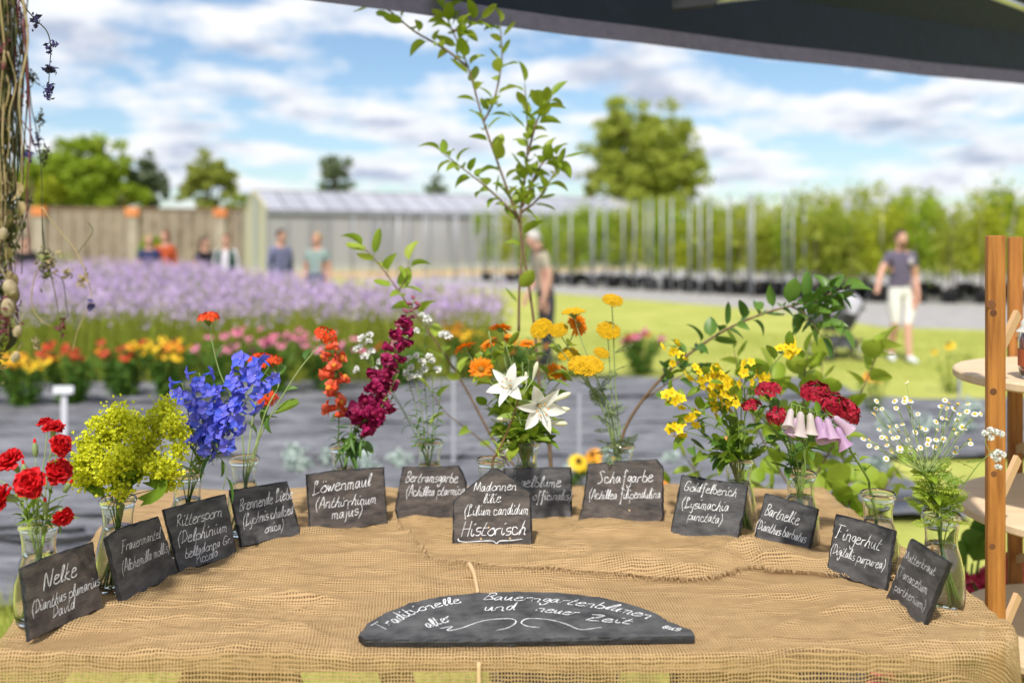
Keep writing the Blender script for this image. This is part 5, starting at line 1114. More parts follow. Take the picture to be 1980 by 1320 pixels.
# --- sweet william
m_swe = fm('sweet_william_crimson', (.20, .003, .013), (.50, .018, .05), .15)
ME_SW = [dome(.032, 44, .0115, m_swe, .45, seed=3, W=.55), dome(.026, 26, .0115, m_swe, .6, seed=4, W=.55)]; ME_SWU = domeunder(.028, .5, 30, 2)
for pts, z, s, k in [([(1525, 850, 0), (1500, 800, 0), (1486, 768, 0)], (-.1, -.2, 1), 1.05, 1), ([(1560, 840, 0), (1590, 800, -.02), (1608, 790, -.03)], (.2, -.75, .65), 1.0, 0), ([(1555, 850, 0), (1575, 790, -.01), (1577, 768, -.02)], (-.15, -.5, .85), .95, 0), ([(1565, 850, 0), (1610, 815, -.02), (1632, 802, -.02)], (.6, -.6, .5), .85, 0), ([(1520, 860, 0), (1480, 815, 0), (1456, 798, 0)], (-.2, -.1, 1), .75, 1), ([(1535, 860, -.02), (1520, 830, -.03), (1507, 812, -.03)], (-.4, -.5, .6), .85, 1)]:
    root, path, tp = vstem(10, pts, 'crimson sweet william cluster behind the Bartnelke slate', 'sweet_william', r=.0022); M = zframe(path[-1] + Vector(z).normalized() * .016, z, rng.random() * 6, s); part('bloom', ME_SW[k], root, M); part('calyces', ME_SWU, root, M); path_leaves(root, path, 'd', 6, .055, .38, .95, .7, -.1)

# --- foxglove
m_fox = mat('foxglove_lilac', (.46, .24, .50), (.62, .44, .58), rough=.5, trans=.35); m_foxw = mat('foxglove_cream', (.60, .54, .46), (.64, .54, .55), rough=.5, trans=.35)
def bell(m):
    b = B(); n_ = 14; vs = []
    for r, z in ((.003, 0), (.0075, .006), (.0085, .018), (.0105, .032), (.0125, .040), (.0165, .047)):
        for j in range(n_): a = 6.283 * j / n_; q = r * (1 + (.10 * math.cos(a * 4) if r > .012 else 0)); vs.append((q * math.cos(a), q * math.sin(a), z + (.003 * math.cos(a) if r > .012 else 0)))
    b.add(vs, [(k * n_ + j, k * n_ + (j + 1) % n_, (k + 1) * n_ + (j + 1) % n_, (k + 1) * n_ + j) for k in range(5) for j in range(n_)])
    for i in range(5): b.petal(Matrix.Rotation(i * 1.2566, 4, 'Z') @ Matrix.Rotation(-.9, 4, 'Y'), .014, .005, .2, .2, .5, .6, 2, 3, 0, 1)
    return b.mesh('bell', [m, m_stem])
ME_FX = [bell(m_fox), bell(m_foxw)]
root, path, tp = vstem(11, [(1678, 925, -.02), (1650, 880, -.04), (1618, 830, -.06), (1570, 795, -.07), (1530, 780, -.07)], 'arching foxglove with pale lilac bells leaning over from its vase behind the Fingerhut slate', 'foxglove', r=.0026)
Y = VP[11].y - .09
for px, py, ax, s, k in [(1530, 790, (-.1, -.2, -1), 1.05, 1), (1548, 795, (0, -.1, -1), 1.1, 1), (1566, 798, (.05, -.3, -1), 1.1, 1), (1580, 805, (.1, -.2, -1), 1.1, 0), (1598, 808, (.1, -.25, -1), 1.15, 0), (1612, 805, (.75, -.2, -.6), 1.05, 0), (1618, 825, (.3, -.3, -1), 1.0, 0), (1540, 808, (-.2, -.3, -1), 1.0, 0), (1590, 815, (0, -.5, -1), 1.0, 0)]:
    c = P(px, py, Y); part('bell', ME_FX[k], root, zframe(c, Vector(ax) + Vector((rng.gauss(0, .12), rng.gauss(0, .12), 0)), rng.random() * 6, s * rng.uniform(.72, .98))); q = min(path[len(path) // 2:], key=lambda v: (v - c).length); b = B(); b.tube([q, q.lerp(c, .6) + Vector((0, 0, .006)), c], .0012, n=5); part('pedicel', b.mesh('pedicel', m_stem), root, I4)
path_leaves(root, path, 'm', 14, .03, .45, 1., .8); path_leaves(root, path, 'mn', 8, .04, .45, .9, .7)

# --- feverfew
m_fev = mat('feverfew_disc', (.72, .42, .01), (.78, .5, .02), rough=.9)
b = B()
for i in range(11): b.petal(Matrix.Rotation(i * .571, 4, 'Z') @ Matrix.Translation((.002, 0, 0)), .0062, .0024, -.3, 0, .6, .12, 2, 2)
b.ball((0, 0, .0008), .0037, 1, 8, 4, (1, 1, .7)); b.lathe([(.0008, -.004), (.004, -.002), (.0045, 0)], 6, 2); ME_FEV = b.mesh('bloom', [m_wh1, m_fev, m_stem_pale])
tips = [(1690, 800), (1705, 790), (1730, 775), (1750, 770), (1760, 775), (1775, 800), (1700, 830), (1720, 825), (1735, 845), (1755, 850), (1745, 820), (1770, 835), (1790, 830), (1810, 815), (1680, 850), (1695, 865), (1715, 860), (1725, 875), (1820, 785), (1835, 780), (1845, 790), (1855, 800), (1870, 795), (1885, 800), (1830, 810), (1845, 830), (1795, 850), (1780, 865), (1760, 875), (1810, 850), (1825, 850), (1860, 825), (1875, 850), (1850, 865), (1740, 865), (1705, 845)]
for j in range(6):
    hs = tips[j::6]; ax_ = sum(h[0] for h in hs) / len(hs); ay_ = sum(h[1] for h in hs) / len(hs); root, path, tp = vstem(12, [(1820 + (ax_ - 1820) * .3, 960, 0), (1820 + (ax_ - 1820) * .7, 905, rng.uniform(-.03, .03))], 'white feverfew stem of small daisies behind the Mutterkraut slate', 'feverfew', r=.0016)
    b = B(); Yb = VP[12].y
    for px, py in hs:
        q0 = P(px, py, Yb + rng.uniform(-.06, .06)); b.tube(crom([path[-2], path[-2].lerp(q0, .55) + Vector((0, 0, -.008)), q0], 4), .0009, .0006, n=4)
        for k in range(2):
            q = q0 + Vector((rng.gauss(0, .014), rng.gauss(0, .012), rng.gauss(0, .010))) if k else q0; b.tube([path[-2].lerp(q0, .75), q], .0006, n=3); part('bloom', ME_FEV, root, zframe(q, (rng.gauss(0, .4), rng.gauss(-.5, .4), .7), rng.random() * 6, rng.uniform(.55, .95)))
    part('branchlet', b.mesh('branchlet', m_stem_pale), root, I4); feathers(root, path, 9, .06, .42, 1., ME_FEL); path_leaves(root, path, 'l', 5, .035, .55, 1., .8)
root, path, tp = vstem(12, [(1850, 960, -.02), (1890, 900, -.03), (1925, 868, -.03)], 'feverfew side shoot with white blooms reaching across the wooden post', 'feverfew_shoot', r=.0012)
for px, py in [(1905, 838), (1915, 832), (1925, 835), (1935, 838), (1915, 845), (1920, 880), (1930, 875), (1938, 878), (1928, 888), (1930, 903)]: part('bloom', ME_POM, root, zframe(P(px, py, VP[12].y - .03), (0, -.7, .5), rng.random() * 6, .6))
b = B(); b.tube(crom([path[-3], P(1905, 850, VP[12].y - .03), P(1928, 836, VP[12].y - .03)], 4), .0007, n=4); b.tube([path[-2], P(1930, 903, VP[12].y - .03)], .0007, n=4); part('branchlet', b.mesh('branchlet', m_stem_pale), root, I4); feathers(root, path, 5, .05, .5, .9, ME_FEM)

# ------------------------------------------------------------------ woody branches and saplings behind the table
def branch(name, label, cat, limbs, kind, lsize, nper, Yb, rad=.006, group=None, potted=None, up=.3, lsel=None):
    """limbs: lists of photo points with distance; each leaf is a part of its own"""
    base = P(*limbs[0][0]); base.z = max(base.z, 0); root = thing(name, label, cat, base if potted is None else Vector((base.x, base.y, 0)), group)
    for li, lm in enumerate(limbs):
        path = crom([P(*q) for q in lm], 6); b = B(); r0 = rad * (1 if li == 0 else .6); b.tube(path, r0, r0 * .35, n=6); part('trunk' if li == 0 and potted else 'limb', b.mesh('limb', m_twig), root, I4)
        n_ = nper[li]
        path_leaves(root, path, kind, n_, lsize, .12 if li else .35, 1., .75, up)
        if n_ > 3: leaf(root, kind, path[-1], (path[-1] - path[-3]), lsize)
    if potted:
        g = Vector((base.x, base.y, 0)); M = Matrix.Translation(g); po = part('pot', me_pot, root, M @ Matrix.Scale(.8, 4)); part('soil', me_soil, po, M @ Matrix.Scale(.8, 4))
    return root
Yb = 3.05
branch('apple_sapling', 'tall slender apple sapling with green leaves rising behind the lily', 'tree', [
    [(1072, 1330, Yb), (1065, 900, Yb), (1045, 760, Yb), (1032, 620, Yb), (1012, 480, Yb), (1005, 410, Yb)],
    [(1003, 640, Yb), (1004, 560, Yb - .02), (1008, 480, Yb), (1000, 420, Yb), (990, 395, Yb)],
    [(1005, 430, Yb), (975, 350, Yb), (935, 235, Yb), (905, 130, Yb), (875, 60, Yb), (860, 25, Yb)],
    [(1005, 430, Yb), (1010, 380, Yb + .03), (1018, 320, Yb + .03), (1020, 250, Yb + .02), (1015, 165, Yb + .02)],
    [(1000, 420, Yb), (950, 370, Yb - .03), (900, 330, Yb - .04), (855, 295, Yb - .05)],
    [(935, 235, Yb), (955, 195, Yb + .02), (970, 120, Yb + .03), (968, 50, Yb + .03)],
    [(905, 130, Yb), (860, 95, Yb), (800, 60, Yb), (750, 20, Yb), (690, 0, Yb)],
    [(1010, 400, Yb), (1035, 340, Yb), (1055, 310, Yb), (1085, 305, Yb)],
    [(1008, 410, Yb), (1040, 385, Yb - .02), (1075, 330, Yb - .02)],
    [(1020, 300, Yb), (1040, 230, Yb), (1065, 190, Yb)],
    [(875, 60, Yb), (900, 55, Yb), (925, 40, Yb)]], 'a', .078, [0, 8, 30, 22, 15, 15, 14, 15, 13, 13, 9], Yb, .0075, potted=True)
branch('apple_branch', 'bare-stemmed branch with pale leaves arching up left of the magenta snapdragon', 'branch', [
    [(1000, 905, 3.05), (960, 860, 3.05), (900, 750, 3.03), (850, 670, 3.0), (790, 590, 2.98), (740, 520, 2.98), (705, 480, 2.98)],
    [(770, 562, 2.98), (785, 540, 2.97), (790, 510, 2.97)], [(985, 900, 3.05), (930, 850, 3.03), (865, 800, 3.0), (835, 760, 2.98)]], 'l', .085, [16, 4, 4], 3., .005)
branch('quince_branch', 'long arching leafy branch reaching over the loosestrife toward the walking man', 'branch', [
    [(1190, 905, 2.95), (1215, 815, 2.93), (1290, 720, 2.9), (1390, 645, 2.88), (1480, 605, 2.86), (1560, 585, 2.85), (1600, 580, 2.85)],
    [(1560, 585, 2.85), (1590, 600, 2.84), (1620, 630, 2.83)], [(1590, 580, 2.85), (1610, 565, 2.85), (1635, 560, 2.85)], [(1245, 772, 2.92), (1300, 735, 2.9), (1345, 715, 2.9)], [(1530, 592, 2.86), (1560, 610, 2.84), (1585, 645, 2.83)]], 'd', .085, [34, 10, 9, 6, 10], 2.9, .0055)
def shrubby(label, stems, kind, ls, per, group=None):
    branch('leafy_shrub', label, 'shrub', stems, kind, ls, per, 0, .006, group, potted=True)
shrubby('light green leafy shrub in a pot behind the sweet william', [[(1545, 1200, 3.1), (1548, 1000, 3.1), (1552, 850, 3.1), (1555, 740, 3.1), (1560, 690, 3.1)], [(1550, 980, 3.1), (1480, 860, 3.12), (1440, 760, 3.15), (1420, 680, 3.15)], [(1550, 960, 3.1), (1600, 880, 3.1), (1655, 780, 3.1), (1690, 700, 3.1), (1705, 670, 3.1)], [(1552, 900, 3.1), (1585, 800, 3.2), (1590, 700, 3.2)], [(1550, 1000, 3.05), (1600, 960, 3.0), (1650, 930, 3.0)], [(1550, 1020, 3.08), (1500, 960, 3.02), (1455, 930, 3.0)], [(1552, 920, 3.1), (1510, 800, 3.14), (1490, 720, 3.14)]], 'lw', .088, [18, 14, 16, 12, 10, 10, 12])
shrubby('light green leafy shrub in a pot behind the foxglove vase', [[(1655, 1240, 3.3), (1650, 1050, 3.3), (1640, 950, 3.3), (1625, 860, 3.3)], [(1650, 1040, 3.3), (1700, 960, 3.3), (1740, 900, 3.35)], [(1648, 1000, 3.3), (1600, 930, 3.3), (1560, 900, 3.3)], [(1650, 1060, 3.25), (1680, 990, 3.2), (1760, 960, 3.2)]], 'lw', .08, [16, 10, 10, 10])
shrubby('green leafy shrub in a pot behind the loosestrife vase', [[(1400, 1240, 3.2), (1395, 1050, 3.2), (1370, 950, 3.2), (1330, 890, 3.2)], [(1396, 1050, 3.2), (1440, 960, 3.2), (1470, 905, 3.2)], [(1396, 1040, 3.2), (1350, 990, 3.2), (1300, 940, 3.2)]], 'l', .08, [16, 12, 10])
# pink flowers and foliage low behind the shelf
m_pkd = fm('deep_pink_bloom', (.72, .05, .14), (.80, .10, .20), .2)
ME_PK = dome(.06, 26, .03, m_pkd, .6, seed=8, W=.6)
g = Vector((1.46, 3.25, 0)); root = thing('pink_hydrangea', 'deep pink flowering plant with large dark leaves behind the wooden shelf', 'plant', g); b = B()
for px, py, s in [(1880, 1150, 1.), (1925, 1130, 1.), (1970, 1110, 1.1), (1900, 1290, .9), (1850, 1300, .8), (1960, 1180, .9), (1700, 1310, .7)]:
    q = P(px, py, 3.1); b.tube(crom([g, g.lerp(q, .6) + Vector((0, 0, .1)), q], 4), .006, .004, n=5); part('bloom', ME_PK, root, zframe(q, (-.1, -.7, .6), rng.random() * 6, s))
    for k in range(4): leaf(root, 'dw', g.lerp(q, .85), (rng.uniform(-1, 1), -.4, rng.uniform(-.2, .8)), .14)
for px, py in [(1870, 1050), (1895, 1070), (1880, 1090), (1900, 1040), (1860, 1110)]:
    q = P(px, py, 3.1); b.tube([g + Vector((0, 0, .2)), q], .004, n=5); leaf(root, 'dw', q, (rng.uniform(-.3, .8), -.5, .5), .15)
part('stem', b.mesh('stem', m_stem), root, I4)
b = B()

# ------------------------------------------------------------------ dried flowers hanging on the tent pole at the left
m_dry = [mat('dried_' + nm, a, c, rough=.9, vary='noise', nscale=30) for nm, a, c in (('straw', (.30, .22, .10), (.42, .33, .18)), ('olive', (.07, .08, .02), (.14, .14, .04)), ('maroon', (.10, .02, .035), (.18, .045, .06)), ('dark', (.025, .03, .015), (.06, .06, .03)), ('blue', (.02, .02, .07), (.06, .05, .16)), ('cream', (.25, .19, .11), (.40, .33, .21)))]
Yd = 1.62
def pd(px, py, dy=0.): return P(px, py, Yd + dy * .65)
root = thing('dried_flower_bundle', 'wispy hanging bundle of dried flowers and seed heads at the table end', 'dried flowers', pd(0, 700))
for i in range(90):
    x0 = rng.gauss(8, 20); y0 = rng.uniform(-120, 120); ln = rng.uniform(200, 640); dv = rng.uniform(-.05, .04); pts = [pd(x0 + rng.gauss(0, 9), y0 + ln * t, dv + rng.gauss(0, .01)) for t in (0, .25, .5, .75, 1)]
    b = B(); b.tube(crom(pts, 4), rng.uniform(.0007, .0022), .0007, n=5); part('dried_stem', b.mesh('dried_stem', m_dry[rng.choice((0, 1, 1, 2, 3, 3))]), root, I4)
def fuzz(c, n_, sp, size, m, asp=.4):
    C = np.array([tuple(c)]) + npr.normal(size=(n_, 3)) * np.array(sp); V, Qd = leafcloud(C, size, asp, -.6); return npmesh('seed_tuft', V, Qd, m)
def tuft(mesh, root): o = part('seed_tuft', mesh, root, I4); o['kind'] = 'stuff'; return o
for i in range(36):
    py = -30 + i * 21; m = m_dry[2] if py < 190 and i % 2 else m_dry[rng.choice((1, 1, 2, 3, 3, 3))]
    tuft(fuzz(pd(rng.gauss(6, 15), py, rng.uniform(-.05, .02)), 34, (.009, .009, .016), .016, m, .4), root)
for px, py in [(30, 60), (38, 110), (30, 160), (45, 190), (20, 200), (42, 30)]: tuft(fuzz(pd(px, py), 24, (.004, .004, .012), .009, m_dry[2]), root)
b = B(); nq = 20; vq = [(r_ * (1 + .09 * math.cos(j * math.pi)) * math.cos(6.2832 * j / nq), r_ * (1 + .09 * math.cos(j * math.pi)) * math.sin(6.2832 * j / nq), z_) for r_, z_ in ((.003, -.020), (.009, -.016), (.0135, -.006), (.0145, .004), (.0115, .013), (.006, .017), (.011, .019), (.0005, .0205)) for j in range(nq)]; b.add(vq, [(i * nq + j, i * nq + (j + 1) % nq, (i + 1) * nq + (j + 1) % nq, (i + 1) * nq + j) for i in range(7) for j in range(nq)]); b.tube([(0, 0, -.018), (.002, 0, -.06)], .0018, n=5); ME_POP = b.mesh('poppy_head', m_dry[5])
for px, py, s in [(20, 556, 1.15), (16, 594, 1.2), (30, 690, .7), (6, 452, .8), (34, 640, .75)]: part('poppy_head', ME_POP, root, zframe(pd(px, py, -.06), (rng.gauss(0, .3), -.3, -1), 0, s * .62))
strands = [([(40, 40), (52, 100), (60, 200), (72, 260), (80, 330), (82, 420), (90, 500)], 3), ([(82, 420), (84, 470), (92, 520), (120, 540), (128, 590), (132, 612)], 3), ([(80, 400), (110, 440), (150, 490), (175, 560), (172, 590), (150, 640), (140, 680)], 0), ([(88, 500), (66, 540), (62, 590), (80, 620), (100, 630)], 0), ([(60, 380), (50, 420), (30, 480), (20, 500)], 3), ([(40, 230), (60, 260), (72, 300)], 2), ([(170, 430), (178, 450), (150, 490)], 1), ([(92, 500), (105, 560), (115, 620), (118, 660)], 1)]
for pts, mi_ in strands:
    b = B(); b.tube(crom([pd(x, y, -.02) for x, y in pts], 5), .0011, .0006, n=5); part('dried_strand', b.mesh('dried_strand', m_dry[mi_]), root, I4)
for px, py, mi_, s in [(92, 500, 3, 1), (88, 518, 1, 1.3), (130, 528, 5, .6), (160, 545, 0, .8), (118, 632, 2, .7), (85, 300, 3, .9), (72, 270, 4, .7), (60, 150, 3, .8), (175, 590, 4, .5), (72, 665, 5, .6), (98, 510, 0, 1.), (78, 230, 3, .7), (55, 300, 4, .7)]:
    tuft(fuzz(pd(px, py, -.02), int(26 * s) + 8, (.0055 * s, .0055 * s, .009 * s), .011, m_dry[mi_]), root)
for i in range(18): py = rng.uniform(300, 720); LVm = leafmesh(m_dry[rng.choice((1, 3, 0))], 1, .2, -1.4, .8, seed=i) if i < 3 else LVm; part('dried_leaf', LVm, root, frame(pd(rng.gauss(12, 10), py, -.03), (rng.gauss(.3, .5), rng.gauss(-.2, .3), -1)) @ Matrix.Scale(rng.uniform(.03, .055), 4))
Yd = 2.0
root = thing('dried_larkspur', 'single drooping dried stalk with dark blue larkspur florets beside the bundle', 'dried flower', pd(40, 10)); b = B(); path = crom([pd(30, -20), pd(45, 10), pd(68, 38), pd(90, 60), pd(98, 90), pd(96, 130), pd(93, 182)], 6); b.tube(path, .0016, .0008, n=5); part('stem', b.mesh('stem', m_dry[3]), root, I4)
for px, py, s in [(68, 42, 1.1), (98, 90, 1), (96, 134, 1.), (94, 172, 1.), (94, 182, .7)]: part('floret', fuzz(pd(px, py), int(26 * s), (.005, .005, .006), .013, m_dry[4], .6), root, I4)
# ------------------------------------------------------------------ people
m_skin = mat('skin', (.55, .30, .21), (.60, .34, .25), rough=.55); m_eye = mat('eye_dark', (.02, .015, .012), rough=.3); m_lip = mat('lip', (.45, .16, .13), rough=.5)
def cm(n, c, c2=None): return mat(n, c, c2 or tuple(min(1, x * 1.15) for x in c), rough=.85, vary='noise', nscale=25)
def skin_body(verts, edges, radii, root_i, name):
    me = bpy.data.meshes.new(name); me.from_pydata(verts, edges, []); o = bpy.data.objects.new(name, me); COL.objects.link(o)
    o.modifiers.new('s', 'SKIN'); me.skin_vertices[0].data
    for i, r in enumerate(radii): me.skin_vertices[0].data[i].radius = r if isinstance(r, tuple) else (r, r)
    me.skin_vertices[0].data[root_i].use_root = True
    sb = o.modifiers.new('d', 'SUBSURF'); sb.levels = 2; sb.render_levels = 2
    dg = bpy.context.evaluated_depsgraph_get(); out_ = bpy.data.meshes.new_from_object(o.evaluated_get(dg)); bpy.data.objects.remove(o); out_.name = name; return out_
def person(label, loc, h, face, top, bottom, shoe, hair, arms, legs=None, lean=0., short=False, sleeve=.5, longhair=False, hands=True, beard=None, skirt=False, jacket=None, headfwd=0., bag=None, hairless=False):
    """arms: ((elbow),(wrist)) for right and left as offsets from the shoulder; face: heading angle, 0 looks toward the camera"""
    k = h / 1.75; V = []; E = []; Rr = []; reg = []
    def v(p, r, par=None, g=None):
        V.append(Vector(p)); Rr.append(r); i = len(V) - 1
        if par is not None: E.append((par, i)); reg.append(g)
        return i
    def L_(z): return -lean * max(0, z - .95)       # forward lean (toward -y)
    pel = v((0, 0, .96), (.155, .11)); wa = v((0, L_(1.12), 1.12), (.135, .10), pel, 'b'); ch = v((0, L_(1.3), 1.30), (.165, .115), wa, 't'); nb = v((0, L_(1.45) + .01, 1.455), (.085, .07), ch, 't')
    nk = v((0, L_(1.52) - headfwd * .4, 1.525), .055, nb, 's'); hd = v((0, L_(1.6) - .012 - headfwd, 1.60), (.072, .082), nk, 's'); ht = v((0, L_(1.68) - headfwd, 1.685), (.074, .088), hd, 's'); v((0, L_(1.74) - headfwd, 1.735), (.045, .05), ht, 's')
    v((0, L_(1.6) - .105 - headfwd, 1.612), (.014, .014), hd, 's')
    tips = []
    for sx, (el, wr) in zip((-1, 1), arms):
        sh = v((sx * .165, L_(1.41), 1.415), (.07, .065), ch, 't'); S = V[sh]; a = v(S + Vector(el) * .5, .055, sh, 't'); e = v(S + Vector(el), .043, a, 't' if sleeve > .55 else 's'); wv = v(S + Vector(wr), .029, e, 't' if sleeve > .9 else 's'); tips.append((wv, (Vector(wr) - Vector(el)).normalized(), sx))
    for wv, d, sx in tips:
        pm = v(V[wv] + d * .07, (.036, .022), wv, 's'); sd = d.orthogonal().normalized(); sd = Vector((0, 1, 0)) - d * d.y; sd.normalize()
        if hands:
            for q, ln in ((-.026, .06), (-.009, .075), (.009, .07), (.026, .055)): f = v(V[pm] + sd * q + d * (.035 + ln * .4), .0095, pm, 's'); v(V[f] + d * ln * .6 + Vector((-sx * .02, 0, 0)), .008, f, 's')
            th_ = v(V[wv] + d * .04 - sd * .045, .011, wv, 's'); v(V[th_] + d * .035 - sd * .012, .009, th_, 's')
    legs = legs or [((0, 0), (0, 0)), ((0, 0), (0, 0))]
    for sx, (kn, an) in zip((-1, 1), legs):
        hp = v((sx * .09, 0, .90), (.095, .10), pel, 'b'); tg = v((sx * .10, kn[0] * .5, .70), (.088, .092), hp, 'b'); ke = v((sx * .10 + kn[1], kn[0], .50), .06, tg, 'b'); ca = v((sx * .10 + (kn[1] + an[1]) / 2, (kn[0] + an[0]) / 2 + .015, .34), .056, ke, 'k'); ak = v((sx * .10 + an[1], an[0], .09), .038, ca, 'k'); v((sx * .10 + an[1] + sx * .01, an[0] - .02, .045), (.045, .045), ak, 'h'); v((sx * .10 + an[1] + sx * .03, an[0] - .15, .035), (.042, .032), len(V) - 1, 'h')
    me = skin_body(V, E, Rr, pel, 'body'); mats = [m_skin, top, bottom, shoe]; [me.materials.append(q) for q in mats]
    A = np.array([V[a] for a, b_ in E]); Bv = np.array([V[b_] for a, b_ in E]); n_ = len(me.polygons); C = np.zeros(n_ * 3); me.polygons.foreach_get('center', C); C = C.reshape(-1, 3)
    ab = Bv - A; t = np.clip(((C[:, None] - A) * ab).sum(2) / (ab * ab).sum(1), 0, 1); D = np.linalg.norm(C[:, None] - (A + t[..., None] * ab), axis=2); j = D.argmin(1)
    mi = []
    for i in range(n_):
        g = reg[j[i]]; tt = t[i, j[i]]; m = {'s': 0, 't': 1, 'b': 2, 'k': 0 if short else 2, 'h': 3}[g]
        if g == 'b' and C[i, 2] > 1.0: m = 1
        if g == 's' and j[i] > 7 and C[i, 2] > 1.0 and sleeve >= .45 and False: m = 1
        if short and g == 'b' and C[i, 2] < .52: m = 0
        if g in 'k' and C[i, 2] < .10: m = 3
        mi.append(m)
    me.polygons.foreach_set('material_index', mi); me.polygons.foreach_set('use_smooth', [True] * n_); me.update()
    root = thing('person', label, 'person', loc); M = Matrix.Translation(loc) @ Matrix.Rotation(face, 4, 'Z') @ Matrix.Scale(k, 4)
    part('body', me, root, M)
    H = V[ht] + Vector((0, 0, -.02))
    if not hairless:
        b = B(); n1, n2 = 14, 8; vs = []
        for i in range(n2 + 1):
            th = math.pi * .70 * i / n2
            for j2 in range(n1):
                p = 2 * math.pi * j2 / n1; fr = max(0, -math.sin(p)); t2 = th * (1 - .56 * fr ** 1.2); r = .094 if not beard else .088
                vs.append(H + Vector((r * .88 * math.sin(t2) * math.cos(p), r * 1.12 * math.sin(t2) * math.sin(p) + .012, r * math.cos(t2) + .003 * noise.noise((i, j2, 2)))))
        b.add(vs, [(i * n1 + j2, (i + 1) * n1 + j2, (i + 1) * n1 + (j2 + 1) % n1, i * n1 + (j2 + 1) % n1) for i in range(n2) for j2 in range(n1)])
        if longhair: b.tube(crom([H + Vector((0, .05, .04)), H + Vector((0, .095, -.08)), H + Vector((0, .09, -.24)), H + Vector((0, .075, -.32))], 4), lambda t: .075 - .03 * t, n=10)
        part('hair', b.mesh('hair', hair), root, M)
    b = B(); hx = V[hd]
    for sx in (-1, 1): b.ball(hx + Vector((sx * .030, -.083, .045)), .011, 0, 8, 5, (1, .5, .7)); b.ball(hx + Vector((sx * .079, .01, .02)), .022, 1, 8, 5, (.35, .8, 1.3))
    b.ball(hx + Vector((0, -.080, -.035)), .02, 2, 8, 5, (1.1, .4, .35)); part('face', b.mesh('face', [m_eye, m_skin, m_lip]), root, M)
    if beard:
        b = B(); b.ball(hx + Vector((0, -.048, -.052)), .05, 0, 12, 7, (1.15, .85, .75)); part('beard', b.mesh('beard', beard), root, M)
    if skirt:
        b = B(); b.lathe([(.145, 1.06), (.18, .9), (.24, .6), (.27, .38)], 18); part('skirt', b.mesh('skirt', bottom), root, M)
    if jacket:
        b = B(); vs = []; n1 = 22
        for z, rx, ry in ((1.47, .12, .09), (1.42, .20, .13), (1.25, .205, .15), (1.05, .19, .15), (.88, .21, .165)):
            for j2 in range(n1 + 1): p = -math.pi / 2 + .42 + (2 * math.pi - .84) * j2 / n1; vs.append((rx * math.cos(p), ry * math.sin(p) + L_(z), z))
        w1 = n1 + 1; b.add(vs, [(i * w1 + j2, i * w1 + j2 + 1, (i + 1) * w1 + j2 + 1, (i + 1) * w1 + j2) for i in range(4) for j2 in range(n1)]); part('jacket', b.mesh('jacket', jacket), root, M)
    if bag:
        b = B(); b.box((.25, .05, .78), (.10, .28, .30)); b.tube(crom([(.25, 0, .93), (.2, .02, 1.2), (.1, .0, 1.46)], 4), .012, n=5); part('shoulder_bag', b.mesh('shoulder_bag', bag), root, M)
    return root, M
m_hairb = mat('brown_hair', (.06, .035, .02), rough=.6); m_hairw = mat('white_hair', (.50, .47, .44), rough=.8); m_hairl = mat('blond_hair', (.42, .27, .13), rough=.6); m_hairr = mat('auburn_hair', (.20, .07, .03), rough=.6)
m_tee = cm('grey_violet_tee', (.10, .085, .13)); m_shorts = cm('pale_shorts', (.62, .60, .58)); m_shoe = cm('white_shoe', (.70, .72, .76)); m_khaki = cm('khaki_shirt', (.34, .30, .22)); m_dk = cm('dark_trousers', (.035, .037, .05)); m_navy = cm('navy_cloth', (.02, .03, .09)); m_rust = cm('rust_cloth', (.40, .07, .02)); m_blk = cm('black_cloth', (.012, .012, .014)); m_wht = cm('white_cloth', (.62, .60, .64)); m_grn = cm('dark_green_jacket', (.012, .05, .035)); m_plaid = cm('blue_plaid', (.10, .11, .20), (.24, .24, .36)); m_sage = cm('sage_top', (.22, .29, .27)); m_bluesk = cm('dark_blue_skirt', (.03, .06, .11)); m_pale = cm('pale_jeans', (.30, .32, .42))
g = G(1742, 699)
rt_, M_man = person('man in grey t-shirt and pale shorts pushing a pram across the lawn', g, 1.76, .12, m_tee, m_shorts, m_shoe, m_hairb, (((-.14, -.04, -.24), (-.30, -.28, -.40)), ((.06, .03, -.28), (.03, -.07, -.50))), [((-.05, 0), (.10, .01)), ((-.10, -.06), (-.18, -.08))], 0, True, .5, beard=mat('beard', (.10, .055, .03), rough=.8))
b = B(); b.ball((.075, -.128, 1.335), .042, 0, 12, 6, (1, .22, 1.15)); part('chest_print', b.mesh('chest_print', cm('pale_print', (.42, .38, .42))), rt_, M_man)
p = Vector(((1056 - CX) * 12.9 / F, 12.9, 0))
person('white-haired man in khaki polo shirt bending forward beside the sapling', p, 1.74, -1.25, m_khaki, m_dk, m_blk, m_hairw, (((-.05, .02, -.28), (-.02, -.10, -.50)), ((.05, .05, -.28), (.04, -.02, -.53))), None, .18, False, .5, headfwd=.06)
Yp = 19.6
def far(px, Y): return Vector(((px - CX) * Y / F, Y, 0))
AR = (((-.06, .03, -.28), (-.03, -.05, -.52)), ((.06, .03, -.28), (.03, -.05, -.52)))
person('woman in navy dress standing by the wall shrub behind the lilac field', far(288, Yp), 1.74, .3, m_navy, m_navy, m_blk, m_hairl, AR, sleeve=.3, longhair=True, hands=False, skirt=True)
person('person in rust-red cardigan beyond the lilac field', far(319, Yp + .4), 1.83, -.2, m_rust, m_grn, m_blk, m_hairr, AR, sleeve=1, longhair=True, hands=False)
person('woman in black top carrying a bag beyond the lilac field', far(396, Yp - .3), 1.70, .9, m_blk, m_blk, m_blk, m_hairb, AR, sleeve=.4, hands=False, longhair=True, bag=m_blk)
person('person in dark green jacket over a white shirt beyond the lilac field', far(437, Yp - .6), 1.74, .0, m_wht, m_blk, m_blk, m_hairr, AR, sleeve=1, hands=False, jacket=m_grn)
